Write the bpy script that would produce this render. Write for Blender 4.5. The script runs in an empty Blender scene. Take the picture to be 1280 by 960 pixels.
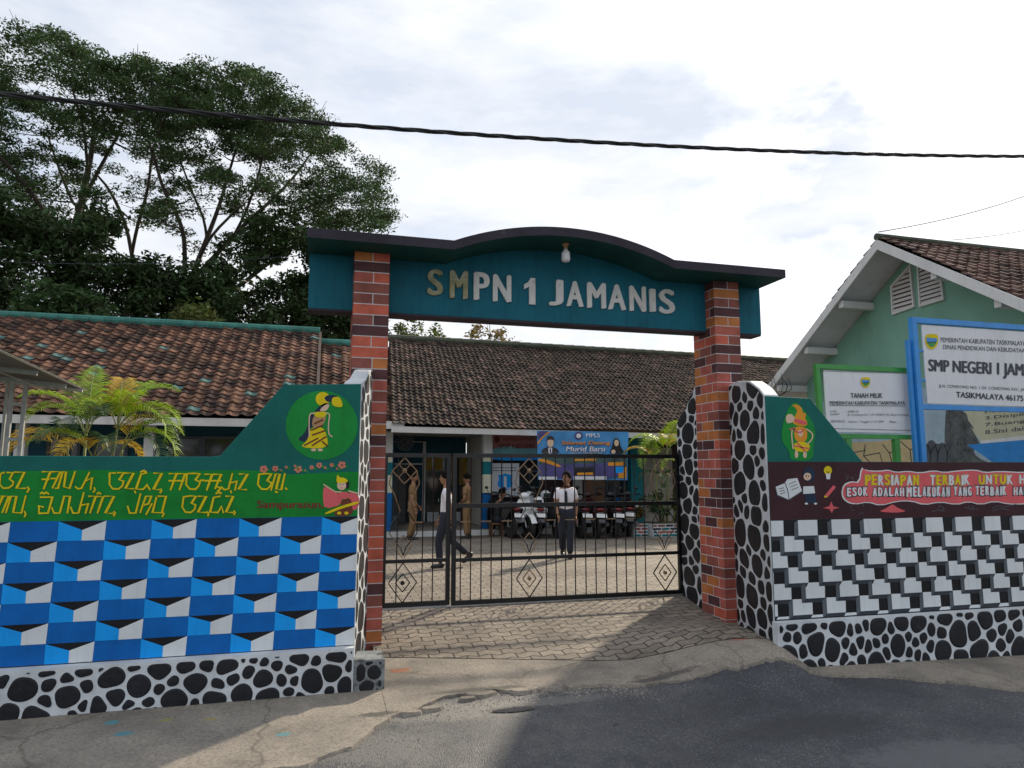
import bpy, bmesh, math, random
import numpy as np
from mathutils import Vector, Matrix
R = math.radians
random.seed(7)
rng = np.random.default_rng(7)
SC = bpy.context.scene
COL = SC.collection

# ------------------------------------------------------------------ camera
F, PITCH, YAW, EYE = 870.0, R(7.1), R(15.4), 1.6
cd = bpy.data.cameras.new('camera'); cam = bpy.data.objects.new('camera', cd); COL.objects.link(cam)
cam.location = (0, 0, EYE); cam.rotation_euler = (R(90) + PITCH, 0, -YAW)
cd.sensor_width = 36; cd.lens = 36 * F / 1280; cd.clip_start = .05; cd.clip_end = 2000
SC.camera = cam

# ------------------------------------------------------------------ sky and sun
SUN_AZ, SUN_EL = R(47), R(32)          # azimuth from +Y towards +X
w = bpy.data.worlds.new('World'); SC.world = w; w.use_nodes = True
nt = w.node_tree; nt.nodes.clear()
def N(nt, t, **k):
    n = nt.nodes.new(t)
    for a, b in k.items():
        if a.startswith('i_'):
            key = a[2:]; key = int(key) if key.isdigit() else key.replace('_', ' ')
            n.inputs[key].default_value = b
        else: setattr(n, a, b)
    return n
L = lambda nt, a, b: nt.links.new(a, b)
def ramp(nt, fac, stops, interp='LINEAR'):
    r = N(nt, 'ShaderNodeValToRGB'); r.color_ramp.interpolation = interp
    e = r.color_ramp.elements
    while len(e) < len(stops): e.new(.5)
    for k, (p, c) in enumerate(stops):
        e[k].position = p; e[k].color = (*c, 1) if len(c) == 3 else c
    L(nt, fac, r.inputs[0]); return r
sky = N(nt, 'ShaderNodeTexSky', sky_type='NISHITA', sun_disc=False, sun_elevation=SUN_EL, sun_rotation=SUN_AZ, altitude=400, dust_density=1.5)
tc = N(nt, 'ShaderNodeTexCoord')
mp = N(nt, 'ShaderNodeMapping'); mp.inputs['Scale'].default_value = (1.0, 1.0, 2.6); L(nt, tc.outputs['Generated'], mp.inputs[0])
n1 = N(nt, 'ShaderNodeTexNoise', i_Scale=2.1, i_Detail=7, i_Roughness=.55, i_Distortion=.3); L(nt, mp.outputs[0], n1.inputs['Vector'])
mp2 = N(nt, 'ShaderNodeMapping'); mp2.inputs['Location'].default_value = (3.1, 1.7, .4); mp2.inputs['Scale'].default_value = (1, 1, 3.4); L(nt, tc.outputs['Generated'], mp2.inputs[0])
n2 = N(nt, 'ShaderNodeTexNoise', i_Scale=2.7, i_Detail=8, i_Roughness=.6); L(nt, mp2.outputs[0], n2.inputs['Vector'])
mask = ramp(nt, n1.outputs['Fac'], [(.30, (.35,)*3), (.50, (1,)*3)])
# thin bright cloud against greyer thick cloud, brighter towards the veiled sun
sd = N(nt, 'ShaderNodeVectorMath', operation='DOT_PRODUCT'); L(nt, tc.outputs['Generated'], sd.inputs[0])
sd.inputs[1].default_value = (math.sin(SUN_AZ)*math.cos(SUN_EL), math.cos(SUN_AZ)*math.cos(SUN_EL), math.sin(SUN_EL))
glow = N(nt, 'ShaderNodeMapRange', i_1=.45, i_2=1.0, i_3=0.0, i_4=1.0); L(nt, sd.outputs['Value'], glow.inputs[0])
cl = ramp(nt, n2.outputs['Fac'], [(.36, (3.9, 4.35, 5.15)), (.47, (4.8, 5.1, 5.65)), (.60, (5.75, 5.9, 6.15))])
gm = N(nt, 'ShaderNodeMix', data_type='RGBA', blend_type='ADD'); L(nt, glow.outputs[0], gm.inputs['Factor'])
L(nt, cl.outputs[0], gm.inputs['A']); gm.inputs['B'].default_value = (.75, .68, .58, 1)
mx = N(nt, 'ShaderNodeMix', data_type='RGBA'); L(nt, mask.outputs[0], mx.inputs['Factor'])
L(nt, sky.outputs[0], mx.inputs['A']); L(nt, gm.outputs['Result'], mx.inputs['B'])
bg = N(nt, 'ShaderNodeBackground', i_Strength=.10); L(nt, mx.outputs['Result'], bg.inputs[0])
L(nt, bg.outputs[0], N(nt, 'ShaderNodeOutputWorld').inputs[0])
sl = bpy.data.lights.new('sun', 'SUN'); sl.energy = 2.7; sl.angle = R(2.2); sl.color = (1, .87, .68)
so = bpy.data.objects.new('sun', sl); COL.objects.link(so)
so.rotation_euler = (R(90) - SUN_EL, 0, math.pi - SUN_AZ)
so.location = (20, 25, 30)
v = SC.view_settings; v.view_transform = 'Standard'; v.look = 'None'; v.exposure = .74; v.gamma = 1; v.use_curve_mapping = False
SC.cycles.max_bounces = 6; SC.cycles.use_denoising = True

# ------------------------------------------------------------------ measuring: a ray through the lens met with a plane of the place
_f = Vector((math.sin(YAW)*math.cos(PITCH), math.cos(YAW)*math.cos(PITCH), math.sin(PITCH)))
_r = Vector((math.cos(YAW), -math.sin(YAW), 0))
_u = Vector((-math.sin(YAW)*math.sin(PITCH), -math.cos(YAW)*math.sin(PITCH), math.cos(PITCH)))
def ray(x, y): return _f + _r*((x-640)/F) - _u*((y-480)/F)
def atY(x, y, Y):
    d = ray(x, y); t = Y/d.y; return Vector((t*d.x, Y, EYE+t*d.z))
def atX(x, y, X):
    d = ray(x, y); t = X/d.x; return Vector((X, t*d.y, EYE+t*d.z))
def atZ(x, y, z):
    d = ray(x, y); t = (z-EYE)/d.z; return Vector((t*d.x, t*d.y, z))
def zg(x, y):
    if y >= 8.3: z = 0
    elif y >= 6.2: z = -.2*(8.3-y)/2.1
    elif y >= 4.6: z = -.2-.08*(6.2-y)/1.6
    else: z = -.28
    ss = lambda a, b, t: (lambda q: q*q*(3-2*q))(min(1, max(0, (t-a)/(b-a))))
    # the driveway is banked up against the right flank wall
    if 2.6 < x < 4.7: z += .215*ss(2.7, 4.0, x)*(1-ss(4.16, 4.52, x))*ss(5.15, 5.95, y)*(1-ss(6.3, 7.6, y))
    if y < 8.3: z -= .025*min(max(0, x-4.2), 6)*min(1, (8.3-y)/2.1)
    return z
def gnd(x, y):
    z = -.1
    for _ in range(12):
        p = atZ(x, y, z); z = zg(p.x, p.y)
    return p

# ------------------------------------------------------------------ mesh and object helpers
class MB:
    def __init__(s): s.v, s.f, s.m, s.uv = [], [], [], None
    def add(s, vs, fs, m=0):
        o = len(s.v); s.v += [tuple(p) for p in vs]; s.f += [tuple(i+o for i in f) for f in fs]; s.m += [m]*len(fs) if isinstance(m, int) else list(m)
        return s
    def box(s, x0, x1, y0, y1, z0, z1, m=0):
        return s.add([(x0,y0,z0),(x1,y0,z0),(x1,y1,z0),(x0,y1,z0),(x0,y0,z1),(x1,y0,z1),(x1,y1,z1),(x0,y1,z1)],
                     [(0,3,2,1),(4,5,6,7),(0,1,5,4),(1,2,6,5),(2,3,7,6),(3,0,4,7)], m)
    def prism(s, a, d, m=0, ms=None):
        """polygon a (3D points) swept by vector d"""
        n = len(a); d = Vector(d); a = [Vector(p) for p in a]
        fs = [tuple(range(n)), tuple(range(2*n-1, n-1, -1))] + [((i+1) % n, i, n+i, n+(i+1) % n) for i in range(n)]
        return s.add(a+[p+d for p in a], fs, m if ms is None else [m, m]+[ms]*n)
    def poly(s, a, m=0): return s.add(a, [tuple(range(len(a)))], m)
    def tube(s, pts, r, n=8, m=0, cap=True):
        pts = [Vector(p) for p in pts]; k = len(pts)
        rs = r if isinstance(r, (list, tuple)) else [r]*k
        vs, fs = [], []; prev = None
        for i, p in enumerate(pts):
            t = (pts[min(i+1, k-1)]-pts[max(i-1, 0)])
            t = t.normalized() if t.length > 1e-9 else Vector((0,0,1))
            if prev is None:
                a = t.cross(Vector((0,0,1)) if abs(t.z) < .9 else Vector((1,0,0))).normalized()
            else:
                a = prev - t*prev.dot(t); a = a.normalized() if a.length > 1e-6 else t.orthogonal().normalized()
            prev = a; b = t.cross(a)
            for j in range(n):
                q = 2*math.pi*j/n; vs.append(p+(a*math.cos(q)+b*math.sin(q))*rs[i])
        for i in range(k-1):
            for j in range(n):
                fs.append((i*n+j, i*n+(j+1) % n, (i+1)*n+(j+1) % n, (i+1)*n+j))
        if cap: fs += [tuple(range(n-1, -1, -1)), tuple((k-1)*n+j for j in range(n))]
        return s.add(vs, fs, m)
    def lathe(s, prof, c=(0,0,0), n=16, m=0, axis='Z'):
        vs, fs = [], []; k = len(prof); c = Vector(c)
        for r, h in prof:
            for j in range(n):
                q = 2*math.pi*j/n; x, y = r*math.cos(q), r*math.sin(q)
                vs.append(c+Vector((x, y, h) if axis == 'Z' else ((h, x, y) if axis == 'X' else (x, h, y))))
        for i in range(k-1):
            for j in range(n): fs.append((i*n+j, i*n+(j+1) % n, (i+1)*n+(j+1) % n, (i+1)*n+j))
        fs += [tuple(range(n-1, -1, -1)), tuple((k-1)*n+j for j in range(n))]
        return s.add(vs, fs, m)
    def ball(s, c, r, m=0, nu=14, nv=10):
        r = r if isinstance(r, (tuple, list)) else (r, r, r)
        vs, fs = [], []
        for i in range(nv+1):
            t = math.pi*i/nv
            for j in range(nu):
                q = 2*math.pi*j/nu
                vs.append((c[0]+r[0]*math.sin(t)*math.cos(q), c[1]+r[1]*math.sin(t)*math.sin(q), c[2]+r[2]*math.cos(t)))
        for i in range(nv):
            for j in range(nu): fs.append((i*nu+j, (i+1)*nu+j, (i+1)*nu+(j+1) % nu, i*nu+(j+1) % nu))
        return s.add(vs, fs, m)
    def join(s, o, mat=None, M=None):
        vs = [M @ Vector(p) for p in o.v] if M else o.v
        k = len(s.v); s.v += [tuple(p) for p in vs]; s.f += [tuple(i+k for i in f) for f in o.f]
        s.m += o.m if mat is None else [mat]*len(o.f); return s
    def build(s, name, mats, parent=None, smooth=False, bevel=0, label=None, recalc=True):
        off = Vector((0,0,0)); p = parent
        while p is not None: off += p.location; p = p.parent
        me = bpy.data.meshes.new(name)
        me.from_pydata([tuple(Vector(q)-off) for q in s.v], [], s.f)
        mats = mats if isinstance(mats, (list, tuple)) else [mats]
        for q in mats: me.materials.append(q)
        if len(mats) > 1: me.polygons.foreach_set('material_index', s.m)
        if s.uv is not None:
            ul = me.uv_layers.new(name='UV'); ul.data.foreach_set('uv', s.uv)
        if recalc:
            b = bmesh.new(); b.from_mesh(me); bmesh.ops.recalc_face_normals(b, faces=b.faces); b.to_mesh(me); b.free()
        if smooth: me.polygons.foreach_set('use_smooth', [True]*len(me.polygons))
        me.update()
        o = bpy.data.objects.new(name, me); COL.objects.link(o); o.parent = parent
        if bevel:
            bv = o.modifiers.new('Bevel', 'BEVEL'); bv.width = bevel; bv.segments = 2; bv.limit_method = 'ANGLE'; bv.angle_limit = R(40)
        if label: o['label'] = label
        return o
def tag(o, label, cat, group=None, kind=None):
    if label: o['label'] = label
    if cat: o['category'] = cat
    if group: o['group'] = group
    if kind: o['kind'] = kind
    return o
def thing(name, label, cat, loc=(0,0,0), group=None):
    o = bpy.data.objects.new(name, None); COL.objects.link(o); o.location = loc; o.empty_display_size = .2
    return tag(o, label, cat, group)
def copy_tree(o, parent=None):
    c = o.copy(); COL.objects.link(c); c.parent = parent
    for ch in list(o.children): copy_tree(ch, c)
    return c
def deselect_text(): pass

# ------------------------------------------------------------------ materials
def mat(name, col, rough=.6, var=.15, scale=5, bump=.0, bscale=40, metal=0, spec=.5, col2=None, patch=None, island=0, coat=0, trans=0, streak=0):
    """Principled paint with uneven colour, fine speckle and a bumpy surface; patch=(colour, threshold, scale) lays worn spots over it"""
    m = bpy.data.materials.new(name); m.use_nodes = True; nt = m.node_tree; nt.nodes.clear()
    out = N(nt, 'ShaderNodeOutputMaterial'); b = N(nt, 'ShaderNodeBsdfPrincipled', i_Roughness=rough, i_Metallic=metal)
    b.inputs['Specular IOR Level'].default_value = spec; b.inputs['Coat Weight'].default_value = coat
    tc = N(nt, 'ShaderNodeTexCoord')
    n = N(nt, 'ShaderNodeTexNoise', i_Scale=scale, i_Detail=6, i_Roughness=.62); L(nt, tc.outputs['Object'], n.inputs['Vector'])
    c2 = col2 or tuple(min(1, c*(1+var*1.2)) for c in col)
    c1 = tuple(c*(1-var*1.4) for c in col)
    r = ramp(nt, n.outputs['Fac'], [(.28, c1), (.5, col), (.74, c2)]); res = r.outputs[0]
    if island:
        g = N(nt, 'ShaderNodeNewGeometry')
        h = N(nt, 'ShaderNodeHueSaturation'); 
        mr = N(nt, 'ShaderNodeMapRange', i_3=1-island, i_4=1+island); L(nt, g.outputs['Random Per Island'], mr.inputs[0]); L(nt, mr.outputs[0], h.inputs['Value'])
        mr2 = N(nt, 'ShaderNodeMapRange', i_3=.5-island*.05, i_4=.5+island*.03); L(nt, g.outputs['Random Per Island'], mr2.inputs[0]); L(nt, mr2.outputs[0], h.inputs['Hue'])
        L(nt, res, h.inputs['Color']); res = h.outputs[0]
    if streak:
        # rain runs and washed-out brush work: long noise down the wall, broad noise across it
        mpp = N(nt, 'ShaderNodeMapping'); mpp.inputs['Scale'].default_value = (9, 9, .9); L(nt, tc.outputs['Object'], mpp.inputs[0])
        ns = N(nt, 'ShaderNodeTexNoise', i_Scale=1.6, i_Detail=7, i_Roughness=.68); L(nt, mpp.outputs[0], ns.inputs['Vector'])
        ks = ramp(nt, ns.outputs['Fac'], [(.30, (1-streak*1.6,)*3), (.48, (1,)*3), (.66, (1,)*3), (.80, (1+streak*1.3,)*3)])
        xs_ = N(nt, 'ShaderNodeMix', data_type='RGBA', blend_type='MULTIPLY', i_0=1.0); L(nt, res, xs_.inputs['A']); L(nt, ks.outputs[0], xs_.inputs['B']); res = xs_.outputs['Result']
    if patch:
        pc, th, ps = patch
        n3 = N(nt, 'ShaderNodeTexNoise', i_Scale=ps, i_Detail=9, i_Roughness=.7); L(nt, tc.outputs['Object'], n3.inputs['Vector'])
        k = ramp(nt, n3.outputs['Fac'], [(th, (0,0,0)), (min(1, th+.1), (1,1,1))])
        x = N(nt, 'ShaderNodeMix', data_type='RGBA'); L(nt, k.outputs[0], x.inputs['Factor']); L(nt, res, x.inputs['A']); x.inputs['B'].default_value = (*pc, 1)
        res = x.outputs['Result']
    L(nt, res, b.inputs['Base Color'])
    if bump:
        n2 = N(nt, 'ShaderNodeTexNoise', i_Scale=bscale, i_Detail=5); L(nt, tc.outputs['Object'], n2.inputs['Vector'])
        bp = N(nt, 'ShaderNodeBump', i_Strength=bump, i_Distance=.01); L(nt, n2.outputs['Fac'], bp.inputs['Height']); L(nt, bp.outputs[0], b.inputs['Normal'])
    if trans:
        t = N(nt, 'ShaderNodeBsdfTranslucent'); L(nt, res, t.inputs[0]); ms = N(nt, 'ShaderNodeMixShader', i_0=trans)
        L(nt, b.outputs[0], ms.inputs[1]); L(nt, t.outputs[0], ms.inputs[2]); L(nt, ms.outputs[0], out.inputs[0])
    else: L(nt, b.outputs[0], out.inputs[0])
    return m
def lin(r, g, b):
    f = lambda c: (c/255/12.92) if c/255 <= .04045 else ((c/255+.055)/1.055)**2.4
    return (f(r), f(g), f(b))
def wallp(name, col, **k):
    k.setdefault('streak', .07)
    d = dict(rough=.66, var=.10, scale=2.2, bump=.22, bscale=60, spec=.2); d.update(k); return mat(name, col, **d)

GRIME = (.10, .10, .085)
M = dict(
 teal = wallp('teal paint', (.008,.13,.11), var=.16),
 green = wallp('green paint', (.008,.22,.03), var=.22, scale=3),
 glow = wallp('bright green paint', (.012,.26,.045), var=.2),
 beam = wallp('beam teal paint', (.010,.125,.175), var=.2, scale=1.5, streak=.2, patch=((.03,.16,.20),.66,3)),
 blued = wallp('deep blue paint', (.003,.125,.44), var=.16, scale=3),
 bluel = wallp('light blue paint', (.008,.33,.86), var=.10),
 white = wallp('white paint', (.68,.71,.72), var=.07),
 black = wallp('black paint', (.012,.012,.014), var=.3, rough=.5),
 stonew = wallp('white mortar paint', (.60,.63,.65), var=.16, bump=.5, bscale=35, patch=((.33,.33,.31),.64,5)),
 stoneb = wallp('black stone paint', (.012,.013,.017), var=.35, rough=.55, bump=.6, bscale=22, spec=.3, patch=((.045,.048,.052),.60,9)),  # patch paints subtle grey highlights into the uneven black
 maroon = wallp('maroon paint', (.052,.020,.024), var=.15),
 greyd = wallp('dark grey paint', (.040,.047,.057), var=.25),
 greym = wallp('mid grey paint', (.10,.115,.13), var=.25),
 yellow = wallp('yellow paint', (.72,.56,.01), var=.12),
 ochre = wallp('dark yellow paint', (.20,.11,.012), var=.12),
 orange = wallp('orange paint', (.72,.30,.03), var=.15),
 tan = wallp('tan paint', (.45,.27,.13), var=.12),
 skinp = wallp('pale peach paint', (.70,.50,.36), var=.06),
 pink = wallp('coral pink paint', (.68,.12,.13), var=.12),
 coral = wallp('faded coral paint', (.62,.22,.14), var=.15),
 brownp = wallp('brown paint', (.16,.042,.026), var=.15),
 navy = wallp('navy paint', (.02,.035,.065), var=.15),
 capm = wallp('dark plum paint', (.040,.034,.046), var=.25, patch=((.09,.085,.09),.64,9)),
 capu = wallp('dark green paint', (.012,.075,.065), var=.2),
 mortar = wallp('white joint paint', (.66,.66,.66), var=.08),
 concrete = wallp('bare concrete', (.30,.27,.23), var=.25, bump=.5, patch=(GRIME,.58,6)),
 greenb = wallp('pale green wall paint', (.20,.39,.30), var=.10, scale=1.2),
 greenb2 = wallp('darker green wall paint', (.05,.16,.085), var=.1),
 trim = wallp('white trim paint', (.66,.66,.64), var=.08, patch=((.35,.34,.31),.66,4)),
 signw = wallp('white sign sheet', (.72,.72,.74), var=.05, rough=.4, patch=((.48,.46,.42),.66,5)),
 signtx = mat('sign lettering', (.03,.035,.05), .5, .2),
 greenm = mat('green metal paint', (.04,.27,.05), .42, .12, bump=.05),
 bluem = mat('blue metal paint', (.03,.25,.64), .42, .12, bump=.05),
 iron = mat('black iron paint', (.006,.006,.007), .32, .3, 12, bump=.1, patch=((.06,.035,.02),.68,14)),
 gold = mat('gold paint on iron', (.25,.17,.09), .45, .25, 20),
 wood = mat('brown wood', (.16,.075,.035), .5, .25, 9, bump=.15),
 dark = mat('dark interior', (.012,.013,.015), .6, .3),
 glass = mat('dark window glass', (.02,.025,.028), .08, .1, spec=.6),
 fascia = wallp('white fascia', (.62,.60,.57), var=.12),
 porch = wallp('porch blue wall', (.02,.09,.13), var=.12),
 cream = wallp('cream wall', (.42,.40,.36), var=.1),
 pteal = wallp('porch teal paint', (.01,.17,.20), var=.1),
 pblue = wallp('porch blue paint', (.01,.14,.42), var=.1),
 pcream = wallp('pale cream paint', (.70,.68,.52), var=.06),
 steel = mat('galvanised steel', (.42,.42,.41), .5, .18, 12, metal=.3),
 zinc = mat('weathered zinc sheet', (.11,.11,.11), .55, .2, 4, metal=.2),
 rubber = mat('tyre rubber', (.014,.014,.014), .75, .2),
 chrome = mat('scooter metal', (.35,.35,.36), .3, .1, metal=.9),
 sblack = mat('black gloss paint', (.012,.012,.014), .25, .2, coat=.5),
 swhite = mat('white gloss paint', (.74,.74,.73), .25, .04, coat=.5),
 sred = mat('dark red gloss paint', (.055,.010,.012), .25, .1, coat=.5),
 plate = mat('number plate', (.74,.74,.72), .4, .05),
 redlens = mat('red lens', (.16,.006,.006), .15, .1),
 lens = mat('clear lens', (.75,.75,.75), .1, .05),
 skin = mat('skin', (.33,.17,.10), .5, .08, 12, spec=.35),
 hair = mat('black hair', (.007,.006,.005), .85, .2, 60, bump=.8, bscale=120, spec=.1),
 shirt = mat('white school shirt', (.78,.75,.79), .8, .05, 8, bump=.15, bscale=25),
 navyt = mat('navy trousers', (.018,.022,.035), .85, .15, 8, bump=.15, bscale=25),
 khaki = mat('khaki uniform', (.23,.135,.06), .85, .1, 8, bump=.15, bscale=25),
 shoe = mat('black shoes', (.010,.010,.010), .4, .2),
 bark = mat('tree bark', (.060,.048,.038), .85, .35, 3, bump=.6, bscale=12),
 leaf = mat('tree leaves', (.056,.102,.036), .6, .25, .25, island=.45, trans=.22, spec=.2),
 leaf2 = mat('dark leaves', (.046,.082,.028), .55, .3, .3, island=.5, trans=.25, spec=.3),
 leaf3 = mat('light leaves', (.10,.13,.03), .5, .3, .3, island=.4, trans=.3, spec=.3),
 leaf4 = mat('dry bamboo leaves', (.24,.18,.06), .6, .3, .3, island=.4, trans=.3, spec=.3),
 frond = mat('palm green', (.24,.38,.012), .5, .3, 3, island=.35, trans=.35),
 frondy = mat('palm yellow', (.58,.37,.02), .5, .25, 3, island=.3, trans=.35),
 frondd = mat('palm dark green', (.035,.09,.03), .45, .25, 3, island=.3, trans=.25),
 stem = mat('palm stem', (.22,.24,.08), .6, .3, 10),
 cable = mat('cable sheath', (.012,.012,.012), .55, .2),
 gravel = mat('loose gravel', (.26,.23,.20), .85, .2, 20, island=.5, bump=.3),
)

# ------------------------------------------------------------------ patterned materials
def tile_mat(name, cols, moss, moss_amt, seed=0.0):
    """roof tiles: UV counts tiles; each gets its own fired colour, with lichen patches laid across"""
    m = bpy.data.materials.new(name); m.use_nodes = True; nt = m.node_tree; nt.nodes.clear()
    out = N(nt, 'ShaderNodeOutputMaterial'); b = N(nt, 'ShaderNodeBsdfPrincipled', i_Roughness=.8); L(nt, b.outputs[0], out.inputs[0])
    b.inputs['Specular IOR Level'].default_value = .12
    uv = N(nt, 'ShaderNodeUVMap'); tc = N(nt, 'ShaderNodeTexCoord')
    fl = N(nt, 'ShaderNodeVectorMath', operation='FLOOR'); L(nt, uv.outputs[0], fl.inputs[0])
    wn = N(nt, 'ShaderNodeTexWhiteNoise', noise_dimensions='3D'); L(nt, fl.outputs[0], wn.inputs[0])
    n = N(nt, 'ShaderNodeTexNoise', i_Scale=.9, i_Detail=6, i_Roughness=.7); L(nt, tc.outputs['Object'], n.inputs['Vector'])
    ad = N(nt, 'ShaderNodeMath', operation='MULTIPLY_ADD', i_1=.55, i_2=seed); L(nt, wn.outputs['Value'], ad.inputs[0])
    a2 = N(nt, 'ShaderNodeMath', operation='MULTIPLY_ADD', i_1=.9); L(nt, n.outputs['Fac'], a2.inputs[0]); L(nt, ad.outputs[0], a2.inputs[2])
    a3 = N(nt, 'ShaderNodeMath', operation='SUBTRACT', i_1=.22); L(nt, a2.outputs[0], a3.inputs[0])
    r = ramp(nt, a3.outputs[0], [(p, c) for p, c in cols])
    n3 = N(nt, 'ShaderNodeTexNoise', i_Scale=9, i_Detail=6, i_Roughness=.7); L(nt, tc.outputs['Object'], n3.inputs['Vector'])
    k = ramp(nt, n3.outputs['Fac'], [(.44, (.5,.5,.5)), (.62, (1.12,1.12,1.12))])
    x = N(nt, 'ShaderNodeMix', data_type='RGBA', blend_type='MULTIPLY', i_0=1.0); L(nt, r.outputs[0], x.inputs['A']); L(nt, k.outputs[0], x.inputs['B'])
    sp = N(nt, 'ShaderNodeSeparateColor'); L(nt, wn.outputs['Color'], sp.inputs[0])
    mk = N(nt, 'ShaderNodeMath', operation='GREATER_THAN', i_1=1-moss_amt); L(nt, sp.outputs[1], mk.inputs[0])
    x2 = N(nt, 'ShaderNodeMix', data_type='RGBA'); L(nt, mk.outputs[0], x2.inputs['Factor']); L(nt, x.outputs['Result'], x2.inputs['A']); x2.inputs['B'].default_value = (*moss, 1)
    L(nt, x2.outputs['Result'], b.inputs['Base Color'])
    return m
M['tile_a'] = tile_mat('terracotta tiles', [(.12,(.030,.022,.020)),(.36,(.066,.042,.035)),(.54,(.14,.073,.051)),(.76,(.26,.14,.095))], (.09,.16,.15), .03)
M['tile_b'] = tile_mat('weathered brown tiles', [(.15,(.026,.022,.020)),(.42,(.060,.045,.037)),(.62,(.10,.07,.055)),(.85,(.17,.11,.085))], (.16,.10,.085), .05, -.02)
M['tile_c'] = tile_mat('red brown tiles', [(.15,(.05,.035,.034)),(.45,(.12,.072,.06)),(.8,(.20,.12,.10))], (.10,.05,.04), .05)
M['ridge_t'] = wallp('teal ridge paint', (.05,.18,.15), var=.3, patch=((.12,.10,.08),.6,5))
M['ridge_m'] = wallp('mossy ridge', (.065,.075,.05), var=.35, patch=((.12,.10,.08),.55,7))

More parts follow.
